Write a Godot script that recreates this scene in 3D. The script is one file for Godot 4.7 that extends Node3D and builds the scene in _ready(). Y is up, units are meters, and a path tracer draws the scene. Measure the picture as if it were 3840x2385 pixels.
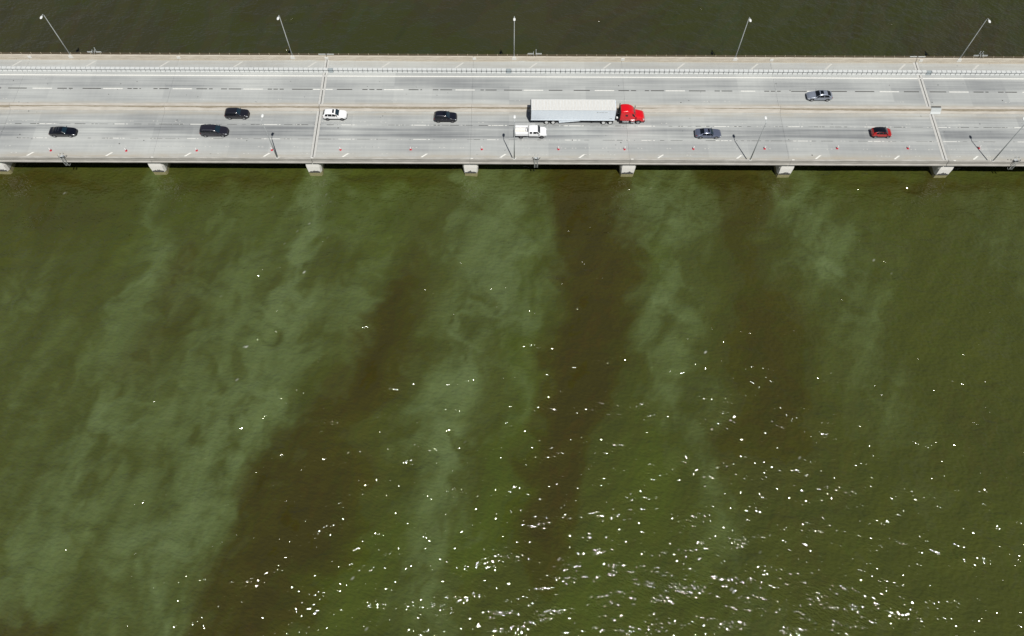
extends Node3D
# A long concrete road bridge over green, silty water, seen from the air. x runs along the bridge, z towards the viewer, y up; the water lies at y = 1.1, the road at y = 5.5.

const DECK := 5.5
const WATER := 1.1
const PIER_X := [-160.0, -129.4, -98.9, -68.5, -38.3, -8.1, 22.2, 52.6, 83.1, 113.6, 144.2]
var taken := {}
var M := {}
var rng := RandomNumberGenerator.new()

const WAVE_SLOPE := 0.07
const CHOP := 0.165
const RIPPLE := 6.9

func _ready() -> void:
	var cam := Camera3D.new()
	cam.name = "camera"
	add_child(cam)
	cam.position = Vector3(0, 124.1, 0)
	cam.basis = Basis(Vector3.RIGHT, deg_to_rad(-63.17)) * Basis(Vector3.BACK, deg_to_rad(0.24))
	cam.fov = 44.40
	cam.near = 0.5
	cam.far = 9000.0
	cam.current = true
	var env := Environment.new()
	env.background_mode = Environment.BG_SKY
	var sky := Sky.new()
	var sm := ProceduralSkyMaterial.new()
	sm.sky_top_color = srgb(76, 108, 154)
	sm.sky_horizon_color = srgb(236, 240, 246)
	sm.sky_curve = 0.5
	sm.ground_bottom_color = srgb(60, 64, 44)
	sm.ground_horizon_color = srgb(150, 165, 175)
	sky.sky_material = sm
	env.sky = sky
	env.background_energy_multiplier = 0.36
	env.tonemap_mode = Environment.TONE_MAPPER_LINEAR
	env.tonemap_exposure = 0.85
	env.sdfgi_enabled = true
	env.ssao_enabled = true
	env.ssil_enabled = true
	var we := WorldEnvironment.new()
	we.name = "world_environment"
	we.environment = env
	add_child(we)
	var sun := DirectionalLight3D.new()
	sun.name = "sun"
	sun.light_color = Color(1.0, 0.985, 0.955)
	sun.light_energy = 1.6
	sun.light_angular_distance = 0.53
	sun.shadow_enabled = true
	add_child(sun)
	sun.look_at_from_position(Vector3.ZERO, Vector3(-2.05, -11.2, -5.31), Vector3.UP)
	make_materials()
	make_water()
	make_bridge()
	make_road()
	make_railing()
	make_movable_barrier()
	make_lamps()
	make_ladders()
	make_truck()
	make_pickup()
	make_cars()
	make_cones()

# ------------------------------------------------------------------ helpers: naming
func numbered(called: String) -> String:
	if not taken.has(called):
		taken[called] = 0
		return called
	taken[called] += 1
	return "%s_%03d" % [called, taken[called]]

func tag(o: Node, label := "", category := "", group := "", kind := "") -> Node:
	if label != "": o.set_meta("label", label)
	if category != "": o.set_meta("category", category)
	if group != "": o.set_meta("group", group)
	if kind != "": o.set_meta("kind", kind)
	return o

func base(called: String, at: Vector3, turn := 0.0) -> Node3D:
	var o := Node3D.new()
	o.name = numbered(called)
	add_child(o)
	o.position = at
	o.rotation.y = turn
	return o

func put(called: String, st, m: Material, parent: Node = self, at := Vector3.ZERO) -> MeshInstance3D:
	var o := MeshInstance3D.new()
	var mesh
	if st is SurfaceTool:
		st.generate_normals()
		mesh = st.commit()
	else:
		mesh = st
	o.mesh = mesh
	o.material_override = m
	o.position = at
	if parent == self:
		o.name = numbered(called)
		add_child(o)
	else:
		var n := 0
		while parent.has_node(NodePath(called if n == 0 else "%s_%03d" % [called, n])): n += 1
		o.name = called if n == 0 else "%s_%03d" % [called, n]
		parent.add_child(o, true)
	return o

func sub(called: String, parent: Node, at := Vector3.ZERO) -> Node3D:
	var o := Node3D.new()
	var n := 0
	while parent.has_node(NodePath(called if n == 0 else "%s_%03d" % [called, n])): n += 1
	o.name = called if n == 0 else "%s_%03d" % [called, n]
	o.position = at
	parent.add_child(o, true)
	return o

# ------------------------------------------------------------------ helpers: shapes
func tool(smooth := false) -> SurfaceTool:
	var st := SurfaceTool.new()
	st.begin(Mesh.PRIMITIVE_TRIANGLES)
	st.set_smooth_group(0 if smooth else -1)
	return st

func quad(st: SurfaceTool, a: Vector3, b: Vector3, c: Vector3, d: Vector3) -> void:
	for v in [a, b, c, a, c, d]: st.add_vertex(v)

func uvquad(st: SurfaceTool, p: Array, uv: Array) -> void:
	for k in [0, 1, 2, 0, 2, 3]:
		st.set_uv(uv[k])
		st.add_vertex(p[k])

# closed rings of equal length, joined one to the next
func loft(st: SurfaceTool, rings: Array, cap_first := true, cap_last := true) -> void:
	var n: int = rings[0].size()
	for i in rings.size() - 1:
		for j in n:
			var k := (j + 1) % n
			quad(st, rings[i][j], rings[i + 1][j], rings[i + 1][k], rings[i][k])
	for side in 2:
		if side == 0 and not cap_first: continue
		if side == 1 and not cap_last: continue
		var r = rings[0] if side == 0 else rings[rings.size() - 1]
		var mid := Vector3.ZERO
		for v in r: mid += v
		mid /= n
		for j in n:
			var k := (j + 1) % n
			if side == 0:
				for v in [mid, r[j], r[k]]: st.add_vertex(v)
			else:
				for v in [mid, r[k], r[j]]: st.add_vertex(v)

# a box with chamfered edges
func box(st: SurfaceTool, c: Vector3, s: Vector3, b := 0.0) -> void:
	var h := s * 0.5
	if b <= 0.0:
		var r := []
		for x in [-h.x, h.x]:
			r.append([c + Vector3(x, -h.y, -h.z), c + Vector3(x, h.y, -h.z), c + Vector3(x, h.y, h.z), c + Vector3(x, -h.y, h.z)])
		loft(st, r)
		return
	b = minf(b, minf(h.x, minf(h.y, h.z)) * 0.95)
	var rings := []
	for e in [[-h.x, b], [-h.x + b, 0.0], [h.x - b, 0.0], [h.x, b]]:
		var y: float = h.y - e[1]
		var z: float = h.z - e[1]
		var ring := []
		for v in [[-y + b, -z], [y - b, -z], [y, -z + b], [y, z - b], [y - b, z], [-y + b, z], [-y, z - b], [-y, -z + b]]:
			ring.append(c + Vector3(e[0], v[0], v[1]))
		rings.append(ring)
	loft(st, rings)

# a cross-section given as [z, y] pairs, carried along x
func extrude(st: SurfaceTool, prof: Array, x0: float, x1: float) -> void:
	var poly := PackedVector2Array()
	var rings := []
	for x in [x0, x1]:
		var ring := []
		for q in prof: ring.append(Vector3(x, q[1], q[0]))
		rings.append(ring)
	loft(st, rings, false, false)
	for q in prof: poly.append(Vector2(q[0], q[1]))
	var tri := Geometry2D.triangulate_polygon(poly)
	for k in range(0, tri.size(), 3):
		for x in [x0, x1]:
			for m in 3:
				var q: Vector2 = poly[tri[k + (m if x == x0 else 2 - m)]]
				st.add_vertex(Vector3(x, q.y, q.x))

func circle(c: Vector3, ax: Vector3, r: float, n: int) -> Array:
	var u := ax.cross(Vector3.UP if absf(ax.y) < 0.9 else Vector3.RIGHT).normalized()
	var v := ax.cross(u).normalized()
	var out := []
	for k in n:
		var a := TAU * k / n
		out.append(c + u * cos(a) * r + v * sin(a) * r)
	return out

func tube(st: SurfaceTool, pts: Array, radii: Array, n := 8) -> void:
	var rings := []
	for i in pts.size():
		var d: Vector3 = (pts[mini(i + 1, pts.size() - 1)] - pts[maxi(i - 1, 0)]).normalized()
		rings.append(circle(pts[i], d, radii[mini(i, radii.size() - 1)], n))
	# keep neighbouring rings from twisting
	for i in range(1, rings.size()):
		var best := 0
		var most := 1e9
		for s in n:
			var dd: float = rings[i][s].distance_to(rings[i - 1][0])
			if dd < most:
				most = dd
				best = s
		rings[i] = rings[i].slice(best) + rings[i].slice(0, best)
	loft(st, rings)

# a profile of [radius, z] turned about an axis that runs along z
func lathe_z(st: SurfaceTool, prof: Array, at: Vector3, n := 20, dir := 1.0) -> void:
	var rings := []
	for q in prof:
		var ring := []
		for k in n:
			var a := TAU * k / n
			ring.append(at + Vector3(cos(a) * q[0], sin(a) * q[0], q[1] * dir))
		rings.append(ring)
	loft(st, rings)

func lathe_y(st: SurfaceTool, prof: Array, at: Vector3, n := 16) -> void:
	var rings := []
	for q in prof:
		var ring := []
		for k in n:
			var a := TAU * k / n
			ring.append(at + Vector3(cos(a) * q[0], q[1], sin(a) * q[0]))
		rings.append(ring)
	loft(st, rings)

# ------------------------------------------------------------------ helpers: materials
func srgb(r: float, g: float, b: float) -> Color:
	return Color(r / 255.0, g / 255.0, b / 255.0)

func mat(color: Color, rough := 0.6, metal := 0.0, spec := 0.5, coat := 0.0) -> StandardMaterial3D:
	var m := StandardMaterial3D.new()
	m.albedo_color = color
	m.roughness = rough
	m.metallic = metal
	m.metallic_specular = spec
	if coat > 0.0:
		m.clearcoat_enabled = true
		m.clearcoat = coat
		m.clearcoat_roughness = 0.12
	return m

func grain(seed_: int, freq: float, lo: Color, hi: Color, octaves := 4) -> NoiseTexture2D:
	var n := FastNoiseLite.new()
	n.seed = seed_
	n.frequency = freq
	n.fractal_octaves = octaves
	var t := NoiseTexture2D.new()
	t.width = 256
	t.height = 256
	t.seamless = true
	t.noise = n
	var g := Gradient.new()
	g.set_color(0, lo)
	g.set_color(1, hi)
	t.color_ramp = g
	return t

func concrete(lo: Color, hi: Color, seed_: int, scale := Vector3(0.25, 0.25, 0.25), rough := 0.9) -> StandardMaterial3D:
	var m := mat(Color.WHITE, rough, 0.0, 0.3)
	m.albedo_texture = grain(seed_, 0.02, lo, hi)
	m.uv1_triplanar = true
	m.uv1_world_triplanar = true
	m.uv1_scale = scale
	return m

func make_materials() -> void:
	M.parapet = concrete(srgb(172, 164, 150), srgb(204, 198, 186), 3, Vector3(0.06, 0.5, 0.5))
	M.curb = concrete(srgb(150, 148, 142), srgb(188, 186, 181), 5, Vector3(0.06, 0.5, 0.5))
	M.median = concrete(srgb(170, 165, 156), srgb(197, 193, 186), 7, Vector3(0.05, 0.6, 0.6))
	M.pier = concrete(srgb(238, 236, 230), srgb(250, 249, 247), 9, Vector3(0.4, 0.4, 0.4))
	M.tide = concrete(srgb(134, 130, 92), srgb(178, 172, 134), 11, Vector3(0.5, 0.8, 0.5))
	M.stain = concrete(srgb(70, 70, 70), srgb(120, 120, 118), 12, Vector3(0.5, 0.8, 0.5))
	M.grime = concrete(srgb(126, 118, 103), srgb(162, 154, 140), 14, Vector3(0.15, 0.6, 0.6))
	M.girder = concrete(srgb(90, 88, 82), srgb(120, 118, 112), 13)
	M.joint_header = concrete(srgb(180, 180, 177), srgb(196, 196, 193), 15)
	M.joint_seal = mat(srgb(66, 65, 62), 0.9)
	M.paint = concrete(srgb(214, 214, 208), srgb(238, 238, 234), 17, Vector3(0.6, 0.6, 0.6), 0.7)
	M.worn_paint = concrete(srgb(184, 184, 179), srgb(204, 204, 200), 18, Vector3(0.8, 0.8, 0.8), 0.8)
	M.ground_mark = concrete(srgb(50, 50, 48), srgb(94, 94, 91), 19, Vector3(0.6, 0.6, 0.6))
	M.barrier = concrete(srgb(190, 194, 194), srgb(212, 214, 214), 21, Vector3(0.3, 0.5, 0.5), 0.75)
	M.barrier_dark = concrete(srgb(142, 152, 156), srgb(166, 174, 178), 22, Vector3(0.5, 0.5, 0.5), 0.5)
	M.rail = mat(srgb(92, 80, 62), 0.6, 0.2)
	M.post = mat(srgb(168, 158, 136), 0.7)
	M.galv = mat(srgb(196, 201, 201), 0.45, 0.2)
	M.galv_dull = mat(srgb(182, 187, 190), 0.55, 0.0)
	M.lamp_white = mat(srgb(226, 228, 228), 0.35)
	M.lamp_glass = mat(srgb(200, 205, 210), 0.1)
	M.white_plate = mat(srgb(222, 222, 218), 0.6)
	M.cone_red = mat(srgb(214, 42, 66), 0.5)
	M.cone_white = mat(srgb(240, 236, 236), 0.4)
	M.rubber = mat(srgb(26, 26, 27), 0.8)
	M.rim = mat(srgb(190, 192, 196), 0.3, 0.6)
	M.rim_dark = mat(srgb(120, 120, 124), 0.35, 0.6)
	M.black_plastic = mat(srgb(30, 31, 33), 0.6)
	M.glass = mat(srgb(14, 18, 24), 0.04, 0.0, 0.6)
	M.glass_teal = mat(srgb(24, 44, 56), 0.05, 0.0, 0.7)
	M.headlight = mat(srgb(215, 220, 225), 0.08, 0.3)
	M.taillight = mat(srgb(130, 14, 18), 0.15)
	M.chrome = mat(srgb(215, 218, 220), 0.15, 0.9)
	M.dark_steel = mat(srgb(26, 27, 30), 0.6, 0.2)
	M.trailer_side = concrete(srgb(226, 236, 246), srgb(238, 246, 253), 31, Vector3(0.4, 0.4, 0.4), 0.45)
	M.trailer_roof = concrete(srgb(200, 200, 197), srgb(219, 219, 217), 32, Vector3(0.9, 0.1, 0.12), 0.7)
	M.trailer_door = mat(srgb(42, 46, 56), 0.5)
	M.red_paint = mat(srgb(214, 8, 26), 0.3, 0.0, 0.5, 0.6)
	M.white_paint = mat(srgb(240, 241, 243), 0.3, 0.0, 0.5, 0.6)
	M.bed_floor = concrete(srgb(206, 202, 194), srgb(228, 226, 222), 33, Vector3(0.8, 0.8, 0.8))

# ------------------------------------------------------------------ vehicles
# A car body is drawn through stations from tail to nose: [share of length, half width, bottom, belt, roof, half width of roof]
func station(S: Array, s: float) -> Array:
	var i := 0
	while i < S.size() - 2 and s > S[i + 1][0]: i += 1
	var t: float = clampf((s - S[i][0]) / (S[i + 1][0] - S[i][0]), 0.0, 1.0)
	var a: Array = S[maxi(i - 1, 0)]
	var b: Array = S[i]
	var c: Array = S[i + 1]
	var d: Array = S[mini(i + 2, S.size() - 1)]
	var out := []
	for k in range(1, 6):
		var m0: float = (c[k] - a[k]) / maxf(c[0] - a[0], 1e-4) * (c[0] - b[0]) * 0.7
		var m1: float = (d[k] - b[k]) / maxf(d[0] - b[0], 1e-4) * (c[0] - b[0]) * 0.7
		var t2 := t * t
		var t3 := t2 * t
		out.append((2 * t3 - 3 * t2 + 1) * b[k] + (t3 - 2 * t2 + t) * m0 + (-2 * t3 + 3 * t2) * c[k] + (t3 - t2) * m1)
	return out

func body_point(S: Array, length: float, s: float, t: float, side: float) -> Vector3:
	var q := station(S, s)
	var hw: float = q[0]
	var y0: float = q[1]
	var yb: float = q[2]
	var yr: float = q[3]
	var wr: float = q[4]
	var g := clampf((yr - yb) / 0.5, 0.0, 1.0)
	var p := [Vector2(0, y0), Vector2(hw * 0.84, y0), Vector2(hw * 0.975, y0 + 0.1), Vector2(hw, lerpf(y0, yb, 0.6)), Vector2(hw * 0.955, yb),
		Vector2(lerpf(hw * 0.955, wr, 0.5) + 0.025 * g, lerpf(yb, yr, 0.58)), Vector2(wr, yr - 0.03 - 0.03 * g), Vector2(wr * 0.55, yr), Vector2(0, yr + 0.02)]
	var i := clampi(int(t), 0, 7)
	var f := t - i
	var a: Vector2 = p[maxi(i - 1, 0)]
	var d: Vector2 = p[mini(i + 2, 8)]
	if i == 7: d = Vector2(-p[7].x, p[7].y)
	var v: Vector2 = p[i].lerp(p[i + 1], f)
	if i >= 3:
		v = p[i].cubic_interpolate(p[i + 1], a, d, f).lerp(v, 0.4)
	return Vector3((s - 0.5) * length, v.y, v.x * side)

func body_mesh(S: Array, length: float, ns := 36, nt := 20) -> SurfaceTool:
	var st := tool(true)
	var rings := []
	for i in ns + 1:
		var s := float(i) / ns
		var ring := []
		for j in nt + 1: ring.append(body_point(S, length, s, 8.0 * j / nt, 1.0))
		for j in range(nt - 1, 0, -1): ring.append(body_point(S, length, s, 8.0 * j / nt, -1.0))
		rings.append(ring)
	loft(st, rings)
	return st

# a piece of the body's own surface, lifted a little: window, lamp, panel
func patch(st: SurfaceTool, S: Array, length: float, s0: float, s1: float, t0: float, t1: float, side: float, lift := 0.012, skew := 0.0, n := 6) -> void:
	var g := []
	for i in n + 1:
		var row := []
		for j in n + 1:
			var v := float(j) / n
			var s := lerpf(s0, s1, float(i) / n) + skew * (v - 0.5)
			var t := lerpf(t0, t1, v)
			var p := body_point(S, length, s, t, side)
			var ds := body_point(S, length, s + 0.004, t, side) - body_point(S, length, s - 0.004, t, side)
			var dt := body_point(S, length, s, minf(t + 0.05, 8.0), side) - body_point(S, length, s, maxf(t - 0.05, 0.0), side)
			var nrm := ds.cross(dt).normalized() * -side
			if nrm.dot(p - Vector3(p.x, 0.7, 0)) < 0: nrm = -nrm
			row.append(p + nrm * lift)
		g.append(row)
	for i in n:
		for j in n:
			if side > 0: quad(st, g[i][j], g[i][j + 1], g[i + 1][j + 1], g[i + 1][j])
			else: quad(st, g[i][j], g[i + 1][j], g[i + 1][j + 1], g[i][j + 1])

func wheel(parent: Node, x: float, z: float, r: float, w: float, side: float, rim: Material, called := "wheel") -> void:
	var o := sub(called, parent, Vector3(x, r, z))
	var a := tool(true)
	lathe_z(a, [[r * 0.62, -w * 0.5], [r * 0.9, -w * 0.5], [r, -w * 0.36], [r, w * 0.36], [r * 0.93, w * 0.5], [r * 0.66, w * 0.5], [r * 0.64, w * 0.3]], Vector3.ZERO, 22, side)
	put("tyre", a, M.rubber, o)
	var b := tool()
	lathe_z(b, [[r * 0.66, w * 0.2], [r * 0.66, w * 0.46], [r * 0.6, w * 0.46], [r * 0.56, w * 0.28], [r * 0.2, w * 0.34], [r * 0.16, w * 0.42], [0.01, w * 0.42]], Vector3.ZERO, 20, side)
	for k in 5:
		var c := TAU * k / 5.0 + 0.3
		var d := Vector3(cos(c), sin(c), 0)
		var e := Vector3(-sin(c), cos(c), 0) * r * 0.09
		var zz := Vector3(0, 0, side * w * 0.44)
		var zb := Vector3(0, 0, side * w * 0.3)
		quad(b, d * r * 0.12 - e + zz, d * r * 0.6 - e + zz, d * r * 0.6 + e + zz, d * r * 0.12 + e + zz)
		quad(b, d * r * 0.12 + e + zz, d * r * 0.6 + e + zz, d * r * 0.6 + e + zb, d * r * 0.12 + e + zb)
		quad(b, d * r * 0.12 - e + zb, d * r * 0.6 - e + zb, d * r * 0.6 - e + zz, d * r * 0.12 - e + zz)
	put("rim", b, rim, o)

func arch(parent: Node, S: Array, length: float, s: float, r: float) -> void:
	for side in [1.0, -1.0]:
		var st := tool()
		var q := station(S, s)
		var z: float = (q[0] + 0.006) * side
		var x: float = (s - 0.5) * length
		for k in 14:
			var a0 := PI * k / 14.0 - 0.12 + 0.24 * (k / 14.0)
			var a1 := PI * (k + 1) / 14.0 - 0.12 + 0.24 * ((k + 1) / 14.0)
			for f in 2:
				var zz: float = z if f == 0 else z - 0.3 * side
				st.add_vertex(Vector3(x, r * 0.85, zz))
				st.add_vertex(Vector3(x + cos(a0) * (r + 0.07), r * 0.92 + sin(a0) * (r + 0.07), zz))
				st.add_vertex(Vector3(x + cos(a1) * (r + 0.07), r * 0.92 + sin(a1) * (r + 0.07), zz))
			var p0 := Vector3(x + cos(a0) * (r + 0.07), r * 0.92 + sin(a0) * (r + 0.07), z)
			var p1 := Vector3(x + cos(a1) * (r + 0.07), r * 0.92 + sin(a1) * (r + 0.07), z)
			quad(st, p0, p1, p1 - Vector3(0, 0, 0.3 * side), p0 - Vector3(0, 0, 0.3 * side))
		put("wheel_arch", st, M.black_plastic, parent)

const SEDAN := [[0.0, 0.66, 0.42, 0.66, 0.68, 0.5], [0.025, 0.8, 0.32, 0.9, 0.93, 0.66], [0.08, 0.88, 0.26, 0.98, 1.03, 0.74], [0.16, 0.91, 0.22, 0.99, 1.1, 0.72], [0.24, 0.92, 0.2, 0.98, 1.29, 0.64], [0.33, 0.925, 0.2, 0.96, 1.42, 0.6], [0.44, 0.93, 0.2, 0.94, 1.46, 0.6], [0.54, 0.93, 0.2, 0.93, 1.42, 0.61], [0.62, 0.925, 0.2, 0.92, 1.22, 0.68], [0.69, 0.92, 0.2, 0.91, 0.99, 0.76], [0.78, 0.91, 0.2, 0.86, 0.92, 0.76], [0.88, 0.9, 0.21, 0.78, 0.85, 0.72], [0.955, 0.83, 0.24, 0.68, 0.73, 0.62], [0.985, 0.7, 0.28, 0.58, 0.6, 0.5], [1.0, 0.52, 0.34, 0.5, 0.51, 0.4]]
const SUV := [[0.0, 0.72, 0.5, 0.84, 0.88, 0.56], [0.02, 0.84, 0.4, 1.05, 1.12, 0.66], [0.06, 0.9, 0.34, 1.1, 1.38, 0.66], [0.12, 0.92, 0.3, 1.1, 1.62, 0.64], [0.22, 0.93, 0.28, 1.09, 1.69, 0.65], [0.38, 0.935, 0.27, 1.07, 1.71, 0.66], [0.52, 0.935, 0.27, 1.06, 1.68, 0.66], [0.59, 0.935, 0.27, 1.05, 1.57, 0.68], [0.66, 0.93, 0.27, 1.04, 1.3, 0.74], [0.71, 0.93, 0.27, 1.03, 1.11, 0.8], [0.8, 0.925, 0.28, 0.99, 1.06, 0.8], [0.9, 0.91, 0.3, 0.92, 0.98, 0.76], [0.96, 0.84, 0.33, 0.82, 0.86, 0.66], [0.985, 0.74, 0.38, 0.7, 0.72, 0.56], [1.0, 0.58, 0.44, 0.6, 0.61, 0.46]]
const VAN := [[0.0, 0.78, 0.5, 0.86, 0.9, 0.6], [0.015, 0.88, 0.4, 1.06, 1.2, 0.7], [0.04, 0.94, 0.34, 1.1, 1.55, 0.72], [0.08, 0.965, 0.3, 1.11, 1.7, 0.72], [0.2, 0.98, 0.26, 1.1, 1.76, 0.73], [0.4, 0.985, 0.25, 1.07, 1.77, 0.74], [0.54, 0.985, 0.25, 1.05, 1.72, 0.74], [0.62, 0.98, 0.25, 1.04, 1.58, 0.76], [0.7, 0.975, 0.25, 1.03, 1.27, 0.82], [0.755, 0.97, 0.25, 1.01, 1.08, 0.86], [0.83, 0.96, 0.26, 0.96, 1.02, 0.84], [0.91, 0.93, 0.27, 0.88, 0.92, 0.78], [0.965, 0.84, 0.3, 0.76, 0.79, 0.66], [0.988, 0.72, 0.35, 0.64, 0.66, 0.54], [1.0, 0.54, 0.42, 0.54, 0.55, 0.42]]
const FASTBACK := [[0.0, 0.7, 0.46, 0.78, 0.8, 0.54], [0.02, 0.83, 0.38, 0.99, 1.02, 0.7], [0.06, 0.9, 0.32, 1.05, 1.15, 0.72], [0.13, 0.925, 0.28, 1.05, 1.32, 0.66], [0.22, 0.94, 0.26, 1.03, 1.5, 0.62], [0.34, 0.945, 0.25, 1.01, 1.6, 0.61], [0.46, 0.945, 0.25, 0.99, 1.62, 0.62], [0.55, 0.945, 0.25, 0.98, 1.54, 0.63], [0.62, 0.94, 0.25, 0.97, 1.34, 0.69], [0.69, 0.935, 0.25, 0.96, 1.05, 0.78], [0.79, 0.925, 0.26, 0.92, 0.98, 0.78], [0.89, 0.91, 0.27, 0.84, 0.9, 0.74], [0.955, 0.84, 0.3, 0.74, 0.78, 0.64], [0.985, 0.72, 0.34, 0.63, 0.65, 0.52], [1.0, 0.54, 0.4, 0.54, 0.55, 0.42]]
const HATCH := [[0.0, 0.7, 0.46, 0.8, 0.84, 0.52], [0.025, 0.81, 0.38, 1.0, 1.08, 0.66], [0.08, 0.865, 0.3, 1.04, 1.34, 0.64], [0.15, 0.88, 0.26, 1.04, 1.5, 0.63], [0.28, 0.89, 0.24, 1.02, 1.57, 0.63], [0.44, 0.895, 0.24, 1.0, 1.58, 0.64], [0.58, 0.895, 0.24, 0.99, 1.53, 0.65], [0.66, 0.89, 0.24, 0.98, 1.38, 0.67], [0.74, 0.885, 0.24, 0.96, 1.1, 0.74], [0.79, 0.88, 0.24, 0.93, 1.0, 0.75], [0.88, 0.86, 0.25, 0.86, 0.92, 0.72], [0.95, 0.8, 0.28, 0.75, 0.79, 0.62], [0.982, 0.69, 0.32, 0.63, 0.65, 0.5], [1.0, 0.52, 0.38, 0.53, 0.54, 0.4]]

# d: shape, length, paint, rim, wheel r, front/rear axle share, glass shares and the extras
func make_car(called: String, x0: float, x1: float, z_near: float, d: Dictionary, label: String, category := "car", left := false) -> Node3D:
	var S: Array = d.shape
	var length := x1 - x0
	var hw: float = S[6][1]
	var o := base(called, Vector3((x0 + x1) * 0.5, DECK + 0.004, z_near - hw), PI if left else 0.0)
	tag(o, label, category, "cars and trucks driving over the bridge")
	put("body", body_mesh(S, length), d.paint, o)
	var w: Array = d.windscreen
	var st := tool(true)
	for side in [1.0, -1.0]: patch(st, S, length, w[0], w[1], 6.05, 8.0, side, 0.012, 0.02 * 0)
	put("windscreen", st, d.get("screen_glass", M.glass_teal), o)
	var rw: Array = d.rear_window
	st = tool(true)
	for side in [1.0, -1.0]: patch(st, S, length, rw[0], rw[1], 6.15, 8.0, side)
	put("rear_window", st, M.glass, o)
	for side in [1.0, -1.0]:
		for sw in d.side_windows:
			st = tool(true)
			patch(st, S, length, sw[0], sw[1], 4.2, 5.75, side, 0.012, sw[2] if sw.size() > 2 else 0.0)
			put("side_window", st, M.glass, o)
	if d.has("sunroof"):
		for sr in d.sunroof:
			st = tool(true)
			for side in [1.0, -1.0]: patch(st, S, length, sr[0], sr[1], 6.7, 8.0, side, 0.014)
			put("sunroof", st, M.glass, o)
	if d.has("roof_paint"):
		st = tool(true)
		for side in [1.0, -1.0]: patch(st, S, length, rw[1] + 0.002, w[0] - 0.002, 5.85, 8.0, side, 0.014, 0.0, 8)
		put("roof_panel", st, d.roof_paint, o)
	if d.has("roof_bars"):
		for rb in d.roof_bars:
			st = tool(true)
			for side in [1.0, -1.0]: patch(st, S, length, rb - 0.004, rb + 0.004, 6.1, 8.0, side, 0.02)
			put("roof_trim", st, M.chrome, o)
	if d.has("roof_rails"):
		for side in [1.0, -1.0]:
			st = tool(true)
			var pts := []
			for k in 9:
				var s: float = lerpf(d.roof_rails[0], d.roof_rails[1], k / 8.0)
				pts.append(body_point(S, length, s, 6.2, side) + Vector3(0, 0.0 if k == 0 or k == 8 else 0.06, 0))
			tube(st, pts, [0.022], 6)
			put("roof_rail", st, M.chrome, o)
	for side in [1.0, -1.0]:
		st = tool(true)
		patch(st, S, length, 0.925, 0.978, 3.45, 4.5, side, 0.01, -0.02)
		put("headlight", st, M.headlight, o)
		st = tool(true)
		patch(st, S, length, 0.006, 0.05, 3.3, 4.3, side, 0.01)
		put("taillight", st, M.taillight, o)
		st = tool()
		var mp := body_point(S, length, w[1] - 0.045, 4.1, side)
		box(st, mp + Vector3(0.0, 0.06, 0.13 * side), Vector3(0.14, 0.14, 0.2), 0.04)
		box(st, mp + Vector3(0.0, 0.02, 0.03 * side), Vector3(0.07, 0.05, 0.1), 0.015)
		put("wing_mirror", st, d.get("mirror_paint", d.paint), o)
		for hs in [0.38, 0.56]:
			st = tool()
			var hp := body_point(S, length, hs, 3.75, side)
			box(st, hp + Vector3(0, 0, 0.012 * side), Vector3(0.2, 0.035, 0.03), 0.01)
			put("door_handle", st, d.get("handle", d.paint), o)
	st = tool()
	var gy: float = S[S.size() - 1][3]
	box(st, Vector3(length * 0.5 - 0.012, gy - 0.06, 0), Vector3(0.05, 0.14, 0.84), 0.02)
	put("grille", st, M.black_plastic, o)
	st = tool()
	box(st, Vector3(length * 0.5 - 0.06, 0.36, 0), Vector3(0.16, 0.16, 1.2), 0.05)
	put("front_bumper", st, M.black_plastic, o)
	st = tool()
	box(st, Vector3(-length * 0.5 + 0.05, 0.46, 0), Vector3(0.16, 0.2, 1.4), 0.06)
	put("rear_bumper", st, M.black_plastic, o)
	if d.has("cladding"):
		for side in [1.0, -1.0]:
			st = tool(true)
			patch(st, S, length, 0.03, 0.965, 1.2, 2.45, side, 0.012, 0.0, 14)
			put("sill_cladding", st, M.black_plastic, o)
	for ax in d.axles:
		arch(o, S, length, ax, d.wheel_r)
		for side in [1.0, -1.0]:
			var q := station(S, ax)
			wheel(o, (ax - 0.5) * length, (q[0] - 0.085) * side, d.wheel_r, 0.22, side, d.rim)
	return o

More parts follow.
